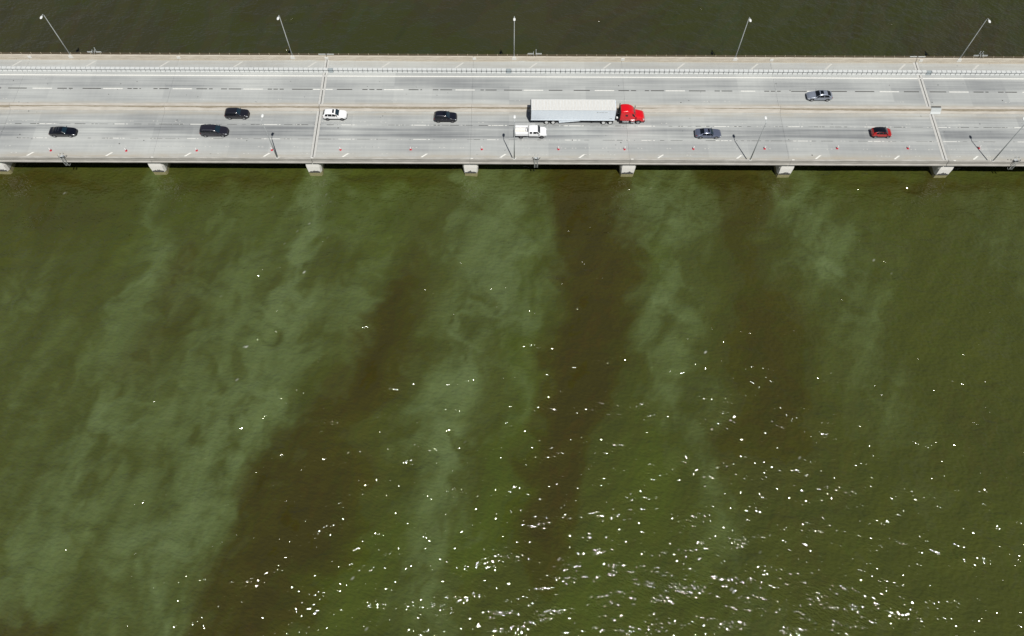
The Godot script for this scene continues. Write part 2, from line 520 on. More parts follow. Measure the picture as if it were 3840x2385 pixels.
func make_cars() -> void:
	var black := mat(srgb(10, 11, 20), 0.25, 0.0, 0.5, 1.0)
	var charcoal := mat(srgb(46, 44, 54), 0.3, 0.4, 0.5, 1.0)
	var dark := mat(srgb(38, 38, 46), 0.3, 0.4, 0.5, 1.0)
	var navy := mat(srgb(30, 30, 42), 0.3, 0.4, 0.5, 1.0)
	var steel := mat(srgb(104, 111, 132), 0.28, 0.4, 0.5, 1.0)
	var silver := mat(srgb(160, 168, 182), 0.3, 0.5, 0.5, 1.0)
	var red := mat(srgb(176, 18, 16), 0.3, 0.1, 0.5, 1.0)
	var sw_sedan := [[0.25, 0.39, 0.03], [0.4, 0.535], [0.545, 0.645, -0.03]]
	make_car("sedan", -89.3, -84.16, -98.58, {shape = SEDAN, paint = black, rim = M.rim, wheel_r = 0.34, axles = [0.2, 0.8], windscreen = [0.555, 0.675], rear_window = [0.175, 0.315], side_windows = sw_sedan, roof_bars = [0.335, 0.425], sunroof = [[0.345, 0.415]]},
		"black sedan with two pale strips across its roof, leftmost car on the bridge")
	make_car("minivan", -60.22, -54.92, -98.8, {shape = VAN, paint = charcoal, rim = M.rim, wheel_r = 0.35, axles = [0.19, 0.82], windscreen = [0.6, 0.735], rear_window = [0.02, 0.065], side_windows = [[0.07, 0.23], [0.25, 0.43], [0.45, 0.6], [0.62, 0.7, -0.03]], roof_rails = [0.12, 0.55]},
		"dark charcoal minivan in the lane beside the cones, below another dark car", "minivan")
	make_car("suv", -56.23, -51.59, -103.19, {shape = SUV, paint = dark, rim = M.rim, wheel_r = 0.36, axles = [0.2, 0.81], windscreen = [0.56, 0.69], rear_window = [0.035, 0.105], side_windows = [[0.13, 0.24, 0.04], [0.255, 0.41], [0.425, 0.56], [0.57, 0.63, -0.03]]},
		"dark grey car with pale wheels in the lane beside the median, above the minivan")
	make_car("suv", -37.07, -32.43, -103.03, {shape = SUV, paint = M.white_paint, rim = M.rim_dark, wheel_r = 0.36, axles = [0.2, 0.81], windscreen = [0.56, 0.69], rear_window = [0.035, 0.105], side_windows = [[0.13, 0.24, 0.04], [0.255, 0.41], [0.425, 0.56], [0.57, 0.63, -0.03]], sunroof = [[0.43, 0.505]], cladding = true, mirror_paint = M.white_paint},
		"white sport utility car with a black sunroof, just past the expansion joint", "suv")
	make_car("suv", -15.41, -10.89, -102.61, {shape = SUV, paint = navy, rim = M.rim_dark, wheel_r = 0.36, axles = [0.2, 0.81], windscreen = [0.56, 0.69], rear_window = [0.035, 0.105], side_windows = [[0.13, 0.24, 0.04], [0.255, 0.41], [0.425, 0.56], [0.57, 0.63, -0.03]], sunroof = [[0.4, 0.53]], roof_rails = [0.13, 0.52], cladding = true, handle = M.chrome},
		"dark sport utility car with bright roof rails, following behind the white trailer", "suv")
	make_car("sedan", 35.17, 40.22, -98.85, {shape = SEDAN, paint = steel, rim = M.rim, wheel_r = 0.35, axles = [0.2, 0.8], windscreen = [0.555, 0.675], rear_window = [0.175, 0.315], side_windows = sw_sedan, sunroof = [[0.455, 0.525]], handle = M.chrome},
		"blue grey sedan with a dark sunroof, right of the white pickup")
	make_car("coupe_suv", 58.35, 63.33, -108.44, {shape = FASTBACK, paint = silver, rim = M.rim, wheel_r = 0.37, axles = [0.2, 0.81], windscreen = [0.555, 0.68], rear_window = [0.1, 0.24], side_windows = [[0.17, 0.36, 0.04], [0.375, 0.54], [0.55, 0.64, -0.03]], sunroof = [[0.4, 0.52]], screen_glass = M.glass},
		"silver sloping-back car with a dark sunroof, the only one driving to the left", "car", true)
	make_car("hatchback", 69.23, 73.15, -99.23, {shape = HATCH, paint = red, rim = M.rim, wheel_r = 0.34, axles = [0.19, 0.81], windscreen = [0.615, 0.765], rear_window = [0.055, 0.14], side_windows = [[0.16, 0.3, 0.03], [0.31, 0.47], [0.48, 0.62], [0.63, 0.7, -0.02]], roof_paint = black, cladding = true, mirror_paint = black},
		"small red hatchback with a black roof, rightmost car on the bridge")

const TRUCK := [[0.0, 1.12, 1.0, 2.3, 3.15, 0.92], [0.02, 1.17, 0.95, 2.35, 3.3, 0.98], [0.12, 1.18, 0.9, 2.35, 3.4, 0.98], [0.28, 1.18, 0.9, 2.3, 3.42, 0.95], [0.4, 1.17, 0.9, 2.2, 3.22, 0.92], [0.5, 1.15, 0.9, 2.1, 2.86, 0.9], [0.57, 1.13, 0.9, 1.95, 2.4, 0.88], [0.62, 1.12, 0.85, 1.8, 2.05, 0.86], [0.68, 1.1, 0.75, 1.7, 1.95, 0.84], [0.8, 1.1, 0.62, 1.56, 1.82, 0.8], [0.9, 1.08, 0.55, 1.4, 1.66, 0.74], [0.96, 1.02, 0.5, 1.2, 1.42, 0.66], [0.985, 0.94, 0.5, 1.0, 1.15, 0.58], [1.0, 0.84, 0.52, 0.9, 0.98, 0.5]]

func make_truck() -> void:
	var zn := -102.35
	# the trailer
	var x0 := 3.45
	var x1 := 19.68
	var wid := 2.6
	var o := base("semi_trailer", Vector3((x0 + x1) * 0.5, DECK + 0.004, zn - wid * 0.5))
	tag(o, "long white box trailer with black rear doors, pulled by the red tractor", "trailer", "cars and trucks driving over the bridge")
	var L := x1 - x0
	var st := tool()
	box(st, Vector3(0, 2.62, 0), Vector3(L - 0.06, 2.86, wid - 0.06), 0.03)
	put("cargo_box", st, M.trailer_side, o)
	var np := 14
	for side in [1.0, -1.0]:
		for k in np:
			st = tool()
			var pw := (L - 0.2) / np
			box(st, Vector3(-L * 0.5 + 0.1 + pw * (k + 0.5), 2.62, side * (wid * 0.5 - 0.022)), Vector3(pw - 0.035, 2.62, 0.03), 0.008)
			put("side_panel", st, M.trailer_side, o)
		st = tool()
		box(st, Vector3(0, 1.22, side * (wid * 0.5 - 0.01)), Vector3(L, 0.16, 0.06), 0.015)
		put("bottom_rail", st, M.trailer_side, o)
		st = tool()
		box(st, Vector3(0, 4.03, side * (wid * 0.5 - 0.01)), Vector3(L, 0.12, 0.06), 0.015)
		put("top_rail", st, M.lamp_white, o)
		st = tool()
		box(st, Vector3(-L * 0.5 + 2.7, 0.98, side * (wid * 0.5 - 0.09)), Vector3(5.3, 0.28, 0.06), 0.015)
		box(st, Vector3(L * 0.5 - 3.4, 0.98, side * (wid * 0.5 - 0.09)), Vector3(6.6, 0.28, 0.06), 0.015)
		put("side_beam", st, M.dark_steel, o)
	var nb := 26
	for k in nb:
		st = tool()
		var pw := (L - 0.16) / nb
		box(st, Vector3(-L * 0.5 + 0.08 + pw * (k + 0.5), 4.068, 0), Vector3(pw - 0.03, 0.03, wid - 0.1), 0.012)
		put("roof_sheet", st, M.trailer_roof, o)
	for s in [-1.0, 1.0]:
		st = tool()
		box(st, Vector3(-L * 0.5 - 0.005, 2.62, s * 0.63), Vector3(0.06, 2.74, 1.22), 0.015)
		var dr := put("rear_door", st, M.trailer_door, o)
		st = tool()
		tube(st, [Vector3(-L * 0.5 - 0.05, 1.35, s * 0.4), Vector3(-L * 0.5 - 0.05, 3.9, s * 0.4)], [0.02], 6)
		put("lock_rod", st, M.galv_dull, dr)
	st = tool()
	for y in [1.2, 4.03]: box(st, Vector3(-L * 0.5, y, 0), Vector3(0.12, 0.12, wid + 0.02), 0.02)
	for s in [-1.0, 1.0]: box(st, Vector3(-L * 0.5, 2.62, s * (wid * 0.5 - 0.03)), Vector3(0.12, 2.74, 0.08), 0.02)
	put("rear_frame", st, M.dark_steel, o)
	st = tool()
	box(st, Vector3(-L * 0.5 + 0.05, 0.56, 0), Vector3(0.1, 0.12, 2.3), 0.02)
	for s in [-0.7, 0.7]: box(st, Vector3(-L * 0.5 + 0.08, 0.86, s), Vector3(0.1, 0.6, 0.1), 0.02)
	put("rear_guard", st, M.dark_steel, o)
	st = tool()
	for s in [-0.5, 0.5]: box(st, Vector3(0, 0.98, s), Vector3(L - 0.6, 0.26, 0.12), 0.02)
	for k in 9: box(st, Vector3(-L * 0.5 + 1.0 + k * 1.8, 1.04, 0), Vector3(0.1, 0.12, 2.3), 0.02)
	put("underframe", st, M.dark_steel, o)
	for side in [1.0, -1.0]:
		st = tool()
		var xs := -L * 0.5 + 5.45
		var xe := -L * 0.5 + 9.6
		var z0: float = side * (wid * 0.5 - 0.06)
		for t in [0.0, 0.03 * side]:
			quad(st, Vector3(xs, 1.14, z0 - t), Vector3(xe, 1.14, z0 - t), Vector3(xe, 0.9, z0 - t), Vector3(xs + 0.1, 0.36, z0 - t))
		put("side_skirt", st, M.trailer_side, o)
		st = tool()
		box(st, Vector3(-L * 0.5 + 11.9, 0.62, side * 0.85), Vector3(0.14, 0.9, 0.14), 0.02)
		box(st, Vector3(-L * 0.5 + 11.9, 0.2, side * 0.85), Vector3(0.3, 0.06, 0.3), 0.02)
		put("landing_leg", st, M.dark_steel, o)
		for xw in [6.56, 7.85]:
			wheel(o, xw - (x0 + x1) * 0.5, side * 1.02, 0.51, 0.54, side, M.lamp_white)
		# the small grey print on the side, too small to read
		st = tool()
		for k in 7: box(st, Vector3(L * 0.5 - 3.5 + k * 0.3, 3.42, side * (wid * 0.5 + 0.001)), Vector3(0.16 if k % 3 else 0.2, 0.17, 0.006))
		put("side_lettering", st, M.galv_dull, o)
		st = tool()
		for k in 4: box(st, Vector3(L * 0.5 - 0.95 + k * 0.13, 1.72, side * (wid * 0.5 + 0.001)), Vector3(0.09, 0.14, 0.006))
		put("unit_number", st, M.rim_dark, o)
	st = tool()
	box(st, Vector3(L * 0.5 + 0.03, 2.62, 0), Vector3(0.06, 2.8, wid - 0.2), 0.02)
	put("front_wall", st, M.trailer_side, o)
	# the tractor
	var tx0 := 20.75
	var tx1 := 25.62
	var TL := tx1 - tx0
	var t := base("semi_tractor", Vector3((tx0 + tx1) * 0.5, DECK + 0.004, zn - 1.27))
	tag(t, "bright red long-nosed semi tractor with a sleeper cab, pulling the white trailer", "truck", "cars and trucks driving over the bridge")
	put("cab", body_mesh(TRUCK, TL, 44, 22), M.red_paint, t)
	st = tool(true)
	for side in [1.0, -1.0]: patch(st, TRUCK, TL, 0.515, 0.605, 6.1, 8.0, side, 0.008)
	put("windscreen", st, mat(srgb(120, 10, 20), 0.08, 0.0, 0.6), t)
	for side in [1.0, -1.0]:
		st = tool(true)
		patch(st, TRUCK, TL, 0.46, 0.57, 4.1, 5.5, side, 0.012, -0.04)
		put("door_window", st, M.glass, t)
		st = tool(true)
		patch(st, TRUCK, TL, 0.19, 0.29, 3.75, 4.45, side, 0.012)
		put("sleeper_window", st, M.glass, t)
		st = tool(true)
		patch(st, TRUCK, TL, 0.92, 0.97, 3.3, 4.4, side, 0.012)
		put("headlight", st, M.headlight, t)
		st = tool(true)
		lathe_z(st, [[0.02, -0.35], [0.3, -0.35], [0.33, -0.3], [0.33, 0.3], [0.3, 0.35], [0.02, 0.35]], Vector3.ZERO, 18)
		var tank := put("fuel_tank", st, M.chrome, t, Vector3(-TL * 0.5 + 2.55, 0.66, side * 1.02))
		tank.rotation.y = PI / 2
		st = tool()
		for k in 2: box(st, Vector3(-TL * 0.5 + 2.55, 0.62 + k * 0.34, side * 1.24), Vector3(0.72, 0.04, 0.22), 0.012)
		put("step", st, M.chrome, t)
		st = tool()
		box(st, Vector3(-TL * 0.5 + 1.15, 0.72, side * 1.0), Vector3(1.3, 0.42, 0.4), 0.05)
		put("tool_box", st, M.chrome, t)
		st = tool()
		box(st, Vector3(-TL * 0.5 + 1.5, 0.48, side * 1.02), Vector3(2.9, 0.1, 0.42), 0.03)
		put("side_fairing", st, M.dark_steel, t)
		st = tool()
		tube(st, [Vector3(TL * 0.1, 1.9, side * 1.05), Vector3(TL * 0.115, 2.0, side * 1.42)], [0.03], 6)
		box(st, Vector3(TL * 0.115, 2.05, side * 1.45), Vector3(0.12, 0.5, 0.24), 0.04)
		put("wing_mirror", st, M.dark_steel, t)
		st = tool()
		tube(st, [Vector3(TL * 0.36, 1.35, side * 0.95), Vector3(TL * 0.4, 1.72, side * 1.1)], [0.02], 6)
		box(st, Vector3(TL * 0.4, 1.76, side * 1.12), Vector3(0.07, 0.26, 0.2), 0.03)
		put("hood_mirror", st, M.chrome, t)
		st = tool()
		tube(st, [Vector3(-TL * 0.5 - 0.12, 0.9, side * 0.95), Vector3(-TL * 0.5 - 0.12, 3.5, side * 0.95)], [0.085], 10)
		put("exhaust_stack", st, M.dark_steel, t)
		arch(t, TRUCK, TL, 0.745, 0.52)
		wheel(t, TL * 0.245, side * 0.98, 0.52, 0.3, side, M.rim)
		for xw in [17.65, 19.0]: wheel(t, xw - (tx0 + tx1) * 0.5, side * 0.98, 0.51, 0.56, side, M.lamp_white)
	st = tool()
	box(st, Vector3(-TL * 0.5 - 0.02, 2.0, 0), Vector3(0.08, 2.0, 1.9), 0.03)
	put("cab_back", st, M.dark_steel, t)
	st = tool()
	for s in [-0.42, 0.42]: box(st, Vector3(-TL * 0.5 - 1.6, 0.92, s), Vector3(3.4, 0.26, 0.1), 0.02)
	box(st, Vector3(-TL * 0.5 - 0.55, 0.98, 0), Vector3(0.9, 0.1, 1.1), 0.03)
	box(st, Vector3(-TL * 0.5 - 2.4, 1.08, 0), Vector3(0.9, 0.06, 0.9), 0.02)
	put("chassis_frame", st, M.dark_steel, t)
	for s in [-0.35, 0.35]:
		st = tool()
		tube(st, [Vector3(-TL * 0.5 - 0.05, 1.7, s), Vector3(-TL * 0.5 - 0.45, 1.25, s * 0.8), Vector3(-TL * 0.5 - 0.95, 1.7, s * 0.6)], [0.025], 6)
		put("air_line", st, M.black_plastic, t)
	st = tool()
	box(st, Vector3(-TL * 0.5 - 0.5, 1.15, 0.5), Vector3(0.34, 0.3, 0.34), 0.04)
	put("battery_box", st, M.lamp_white, t)
	st = tool()
	box(st, Vector3(TL * 0.5 - 0.03, 0.55, 0), Vector3(0.22, 0.3, 2.0), 0.08)
	put("front_bumper", st, M.black_plastic, t)
	st = tool()
	box(st, Vector3(TL * 0.5 - 0.02, 0.86, 0), Vector3(0.1, 0.3, 1.0), 0.03)
	put("grille", st, M.chrome, t)

const PICKUP := [[0.0, 0.9, 0.5, 1.2, 1.75, 0.72], [0.03, 0.97, 0.46, 1.24, 1.88, 0.78], [0.15, 0.98, 0.46, 1.24, 1.93, 0.78], [0.4, 0.98, 0.46, 1.22, 1.93, 0.78], [0.5, 0.98, 0.46, 1.21, 1.86, 0.79], [0.58, 0.98, 0.46, 1.2, 1.6, 0.83], [0.66, 0.98, 0.46, 1.18, 1.3, 0.87], [0.74, 0.97, 0.46, 1.14, 1.24, 0.86], [0.88, 0.95, 0.48, 1.08, 1.17, 0.83], [0.955, 0.9, 0.5, 1.0, 1.06, 0.76], [0.985, 0.82, 0.5, 0.88, 0.92, 0.68], [1.0, 0.72, 0.52, 0.78, 0.8, 0.6]]

func make_pickup() -> void:
	var zn := -98.75
	var o := base("utility_pickup", Vector3(3.4, DECK + 0.004, zn - 1.02))
	tag(o, "white utility pickup with side boxes and an open bed, beside the white trailer", "pickup truck", "cars and trucks driving over the bridge")
	var cl := 3.5
	var cab := put("cab", body_mesh(PICKUP, cl, 30, 20), M.white_paint, o, Vector3(3.1 - cl * 0.5 + 0.02, 0, 0))
	var st := tool(true)
	for side in [1.0, -1.0]: patch(st, PICKUP, cl, 0.5, 0.64, 6.05, 8.0, side)
	put("windscreen", st, M.glass, cab)
	st = tool(true)
	for side in [1.0, -1.0]: patch(st, PICKUP, cl, 0.006, 0.02, 6.2, 8.0, side)
	put("rear_window", st, M.glass, cab)
	for side in [1.0, -1.0]:
		for sw in [[0.07, 0.19, 0.0], [0.26, 0.44, 0.0], [0.45, 0.56, -0.06]]:
			st = tool(true)
			patch(st, PICKUP, cl, sw[0], sw[1], 4.25, 5.7, side, 0.012, sw[2])
			put("side_window", st, M.glass, cab)
		st = tool(true)
		patch(st, PICKUP, cl, 0.93, 0.975, 3.4, 4.4, side, 0.012)
		put("headlight", st, M.headlight, cab)
		st = tool()
		box(st, Vector3(cl * 0.08, 1.28, side * 1.14), Vector3(0.14, 0.26, 0.2), 0.04)
		box(st, Vector3(cl * 0.08, 1.2, side * 1.0), Vector3(0.06, 0.05, 0.2), 0.015)
		put("wing_mirror", st, M.black_plastic, cab)
		st = tool(true)
		patch(st, PICKUP, cl, 0.02, 0.5, 1.3, 2.3, side, 0.012, 0.0, 10)
		put("sill", st, M.black_plastic, cab)
	arch(cab, PICKUP, cl, 0.72, 0.4)
	st = tool()
	box(st, Vector3(cl * 0.5 - 0.03, 0.55, 0), Vector3(0.18, 0.24, 1.7), 0.06)
	put("front_bumper", st, M.galv_dull, cab)
	st = tool()
	box(st, Vector3(cl * 0.5 - 0.01, 0.8, 0), Vector3(0.05, 0.2, 0.9), 0.02)
	put("grille", st, M.black_plastic, cab)
	# the service body: a flat floor between two lidded boxes
	st = tool()
	box(st, Vector3(-1.7, 0.86, 0), Vector3(2.46, 0.1, 1.3), 0.01)
	put("bed_floor", st, M.bed_floor, o)
	for side in [1.0, -1.0]:
		st = tool()
		box(st, Vector3(-1.7, 1.16, side * 0.82), Vector3(2.46, 0.72, 0.36), 0.03)
		var sb := put("side_box", st, M.white_paint, o)
		for k in 3:
			st = tool()
			box(st, Vector3(-2.5 + k * 0.82, 1.2, side * 1.004), Vector3(0.74, 0.5 if k != 1 else 0.3, 0.02), 0.006)
			put("box_door", st, M.white_paint, sb)
		st = tool()
		box(st, Vector3(-1.7, 1.535, side * 0.82), Vector3(2.42, 0.03, 0.33), 0.01)
		put("box_lid", st, M.white_paint, sb)
		st = tool()
		for x in [-2.8, -0.5]: tube(st, [Vector3(x, 1.5, side * 0.92), Vector3(x, 2.0, side * 0.92)], [0.03], 6)
		tube(st, [Vector3(-2.95, 2.0, side * 0.92), Vector3(0.9, 2.0, side * 0.92)], [0.035], 6)
		if side < 0: put("ladder_rack", st, M.white_paint, o)
		for x in [-1.81, 2.17]: wheel(o, x, side * 0.88, 0.4, 0.26, side, M.rim_dark)
		st = tool()
		box(st, Vector3(-3.02, 1.05, side * 0.9), Vector3(0.05, 0.3, 0.14), 0.02)
		put("taillight", st, M.taillight, o)
	st = tool()
	box(st, Vector3(-0.46, 1.3, 0), Vector3(0.06, 0.9, 1.3), 0.02)
	put("bed_front", st, M.white_paint, o)
	st = tool()
	box(st, Vector3(-0.72, 1.12, -0.2), Vector3(0.4, 0.42, 0.5), 0.04)
	put("tool_chest", st, M.white_paint, o)
	st = tool()
	tube(st, [Vector3(-0.6, 1.3, 0.1), Vector3(-0.55, 1.75, 0.0), Vector3(-0.8, 1.9, -0.25)], [0.05, 0.05, 0.03], 8)
	put("crane_arm", st, M.dark_steel, o)
	st = tool()
	box(st, Vector3(-2.96, 1.14, 0), Vector3(0.06, 0.5, 1.28), 0.02)
	put("tailgate", st, M.galv_dull, o)
	st = tool()
	box(st, Vector3(-3.06, 0.62, 0), Vector3(0.2, 0.18, 1.9), 0.04)
	put("rear_bumper", st, M.dark_steel, o)
	st = tool()
	for s in [-0.4, 0.4]: box(st, Vector3(-1.2, 0.62, s), Vector3(3.6, 0.18, 0.1), 0.02)
	box(st, Vector3(-1.7, 0.72, 0), Vector3(2.3, 0.12, 1.7), 0.02)
	put("chassis_frame", st, M.dark_steel, o)

# ------------------------------------------------------------------ water
# silt drawn out from the piers by the current: rows of [x, z, reach in metres, strength]
var plume_light := [
	[[-45.4, -79.3, 18.8, 0.24], [-48.8, -61.6, 19.3, 0.34], [-54.1, -46.6, 19.1, 0.36], [-59.0, -30.3, 18.6, 0.36], [-62.6, -15.1, 17.6, 0.36]],
	[[-3.1, -92.0, 8.2, 0.25], [-2.9, -75.8, 9.3, 0.3], [-7.1, -58.5, 8.1, 0.25], [-10.2, -43.1, 7.0, 0.25], [-11.0, -29.1, 6.0, 0.2]],
	[[-68.9, -93.9, 1.1, 0.6], [-67.8, -87.7, 1.8, 0.55], [-68.5, -80.5, 2.5, 0.6], [-67.8, -75.5, 2.8, 0.5], [-67.6, -67.5, 3.4, 0.75], [-68.1, -61.6, 3.7, 0.5], [-69.0, -54.2, 4.3, 0.5], [-68.0, -45.8, 5.6, 0.45]],
	[[-65.9, -42.8, 4.9, 0.45], [-71.2, -36.4, 5.4, 0.6], [-73.8, -30.9, 6.0, 0.6], [-74.3, -23.0, 5.8, 0.6], [-74.4, -16.8, 5.1, 0.6]],
	[[-65.6, -30.2, 4.0, 0.3], [-60.1, -26.3, 4.6, 0.5], [-54.6, -25.0, 4.6, 0.55]],
	[[-87.8, -68.3, 8.3, 0.35], [-86.4, -58.2, 7.3, 0.35], [-84.2, -45.7, 5.6, 0.4]],
	[[-38.6, -93.7, 1.6, 0.6], [-36.8, -89.9, 3.6, 0.65], [-37.8, -85.0, 3.4, 0.8], [-37.9, -79.3, 3.5, 0.85], [-39.7, -74.5, 3.2, 0.85], [-37.6, -70.2, 3.4, 0.6], [-37.9, -65.1, 2.7, 0.75], [-41.2, -60.4, 4.4, 0.6], [-41.7, -53.6, 6.1, 0.6], [-43.4, -45.9, 7.4, 0.7], [-45.1, -39.3, 6.5, 0.7], [-47.8, -31.0, 6.7, 0.7], [-50.5, -24.4, 6.2, 0.7], [-52.1, -17.5, 5.4, 0.7], [-52.2, -10.4, 4.9, 0.6]],
	[[-52.9, -86.8, 6.4, 0.2], [-53.0, -68.4, 9.9, 0.3], [-53.8, -56.7, 7.3, 0.4], [-56.1, -45.8, 6.3, 0.4]],
	[[-27.7, -83.1, 7.9, 0.3], [-29.0, -72.1, 7.7, 0.4], [-31.7, -61.7, 5.9, 0.4]],
	[[-8.3, -93.8, 1.5, 0.6], [-3.9, -90.0, 4.5, 0.6], [0.1, -86.1, 5.2, 0.7], [-7.0, -81.3, 4.0, 0.65], [-1.4, -75.8, 8.2, 0.65], [-2.8, -67.8, 5.3, 0.75], [-8.0, -62.7, 4.1, 0.7], [-10.6, -54.5, 3.5, 0.75], [-11.0, -46.8, 4.2, 0.75], [-11.4, -39.5, 4.1, 0.8], [-12.2, -33.9, 4.2, 0.75], [-13.5, -27.8, 4.4, 0.62], [-11.6, -22.7, 4.3, 0.6], [-12.9, -16.5, 4.4, 0.6], [-13.2, -9.4, 4.3, 0.5]],
	[[-1.3, -65.2, 4.5, 0.5], [1.7, -56.2, 2.9, 0.35], [2.0, -46.1, 3.2, 0.4], [-1.1, -38.8, 2.7, 0.35]],
	[[22.7, -93.7, 2.1, 0.4], [24.8, -89.2, 4.9, 0.65], [25.5, -82.4, 5.6, 0.75], [29.8, -76.9, 4.7, 0.35], [28.2, -67.9, 6.1, 0.7], [26.9, -61.2, 5.2, 0.75], [27.8, -54.7, 4.2, 0.5], [29.0, -47.7, 4.7, 0.62], [29.9, -39.6, 4.6, 0.46], [31.5, -29.3, 4.8, 0.36], [32.7, -22.2, 5.2, 0.38], [33.1, -15.5, 5.4, 0.25]],
	[[27.8, -91.2, 4.9, 0.5], [34.1, -88.3, 4.8, 0.65], [31.6, -79.6, 4.7, 0.4]],
	[[53.8, -92.8, 3.3, 0.5], [55.7, -87.4, 6.9, 0.75], [56.7, -81.6, 5.5, 0.65], [57.9, -74.7, 7.0, 0.8], [59.0, -66.4, 6.0, 0.6], [60.8, -58.1, 5.1, 0.42], [61.9, -49.4, 5.0, 0.48], [63.0, -41.2, 4.5, 0.4], [63.7, -32.1, 4.0, 0.25]],
	[[85.2, -92.5, 4.1, 0.3], [90.3, -85.6, 6.0, 0.45], [92.8, -76.3, 5.8, 0.4], [92.0, -65.7, 5.3, 0.3], [89.8, -55.8, 5.1, 0.2]],
]
var plume_green := [
	[[1.0, -67.0, 4.5, 0.7], [1.7, -56.2, 4.4, 0.8], [2.4, -46.9, 3.5, 0.8], [-0.4, -37.4, 4.1, 0.8], [-1.7, -30.5, 3.3, 0.8], [-4.2, -24.0, 4.6, 0.6]],
	[[-21.7, -22.6, 5.8, 0.6], [-25.0, -16.4, 7.0, 0.8], [-28.1, -10.5, 5.6, 0.5]],
	[[13.5, -26.6, 7.2, 0.45], [11.7, -16.6, 9.5, 0.55], [22.2, -20.9, 10.9, 0.45], [23.3, -34.0, 6.1, 0.6]],
	[[26.2, -75.9, 3.9, 0.8], [24.5, -68.8, 3.0, 0.5]],
	[[-59.9, -89.7, 12.2, 0.4], [-25.6, -87.0, 12.1, 0.6], [-25.0, -79.4, 7.1, 0.5]],
	[[2.5, -83.3, 4.0, 0.5], [3.3, -74.0, 3.1, 0.6]],
	[[61.9, -90.4, 4.9, 0.4], [64.6, -71.6, 6.9, 0.3]],
	[[-71.3, -75.4, 7.8, 0.3], [-74.5, -51.9, 6.5, 0.3], [-59.0, -30.3, 5.3, 0.3]],
]
var plume_brown := [
	[[-99.5, -92.0, 1.5, 0.3], [-72.6, -92.2, 1.5, 0.3]],
	[[-64.4, -92.2, 1.5, 0.3], [-43.2, -92.3, 1.5, 0.3]],
	[[-32.6, -92.4, 1.8, 0.45], [-11.3, -92.2, 1.8, 0.5]],
	[[-3.1, -92.0, 1.5, 0.3], [20.6, -92.2, 1.8, 0.7]],
	[[26.3, -92.2, 1.6, 0.4], [51.6, -92.1, 1.8, 0.6]],
	[[55.7, -92.1, 1.6, 0.4], [99.3, -92.0, 1.8, 0.55]],
	[[13.6, -92.6, 6.1, 0.8], [14.8, -81.4, 6.5, 0.85], [15.1, -71.4, 6.7, 0.85], [13.5, -58.6, 6.3, 0.9], [10.9, -46.9, 5.1, 1], [8.9, -39.6, 4.5, 0.95], [6.7, -32.6, 4.7, 0.9], [5.2, -24.6, 4.9, 0.7], [3.5, -16.6, 5.1, 0.4], [2.2, -9.5, 4.9, 0.2]],
	[[-20.2, -72.1, 1.2, 0.5], [-23.5, -65.1, 2.3, 0.6], [-24.0, -58.5, 3.7, 0.7], [-25.5, -50.5, 3.9, 0.8], [-30.0, -46.0, 3.5, 0.9], [-33.3, -40.8, 3.8, 0.95], [-34.9, -34.4, 5.7, 1], [-36.8, -29.0, 5.6, 1], [-38.7, -23.8, 5.2, 1], [-41.6, -17.6, 4.4, 1], [-43.8, -10.5, 3.7, 1]],
	[[-24.3, -37.3, 5.5, 0.4], [-28.2, -29.1, 6.6, 0.6], [-30.7, -22.6, 5.2, 0.7], [-20.1, -19.5, 3.8, 0.2], [-38.1, -11.6, 5.0, 0.7], [-32.4, -15.2, 5.0, 0.5]],
	[[-16.3, -79.4, 3.1, 0.4], [-18.3, -72.1, 4.6, 0.5], [-19.1, -61.8, 5.2, 0.5], [-19.1, -50.6, 5.0, 0.5]],
	[[45.1, -92.3, 5.7, 0.55], [42.7, -83.5, 6.4, 0.55], [44.3, -74.2, 6.2, 0.46], [42.2, -58.8, 7.0, 0.42], [39.4, -43.3, 7.0, 0.34]],
	[[20.3, -87.2, 2.0, 0.6], [22.1, -78.7, 3.1, 0.6]],
	[[-61.0, -74.6, 3.9, 0.5], [-63.2, -70.1, 3.8, 0.6], [-59.2, -61.6, 5.9, 0.5], [-65.0, -54.3, 4.3, 0.6], [-68.0, -48.8, 2.8, 0.4]],
	[[-64.3, -35.7, 4.1, 0.4], [-69.3, -31.6, 3.3, 0.3]],
	[[-92.3, -89.6, 9.7, 0.5], [-80.9, -82.8, 7.9, 0.4], [-89.9, -75.4, 7.8, 0.3]],
	[[75.7, -43.5, 15.4, 0.36], [66.2, -32.8, 13.5, 0.34], [84.5, -55.0, 10.2, 0.32], [66.4, -19.9, 12.8, 0.28]],
	[[49.5, -58.8, 7.4, 0.36], [42.7, -32.7, 9.4, 0.38], [43.9, -19.8, 7.7, 0.28]],
	[[83.4, -88.5, 4.9, 0.35], [76.2, -81.7, 4.8, 0.2]],
	[[-75.0, -10.3, 4.3, 0.9], [-70.8, -8.7, 4.3, 0.9]],
	[[-56.8, -90.8, 6.5, 0.3], [-47.2, -91.8, 6.5, 0.3]],
]

const FX0 := -132.0
const FZ0 := -158.0
const FSX := 264.0
const FSZ := 156.0
const FW := 330
const FH := 195

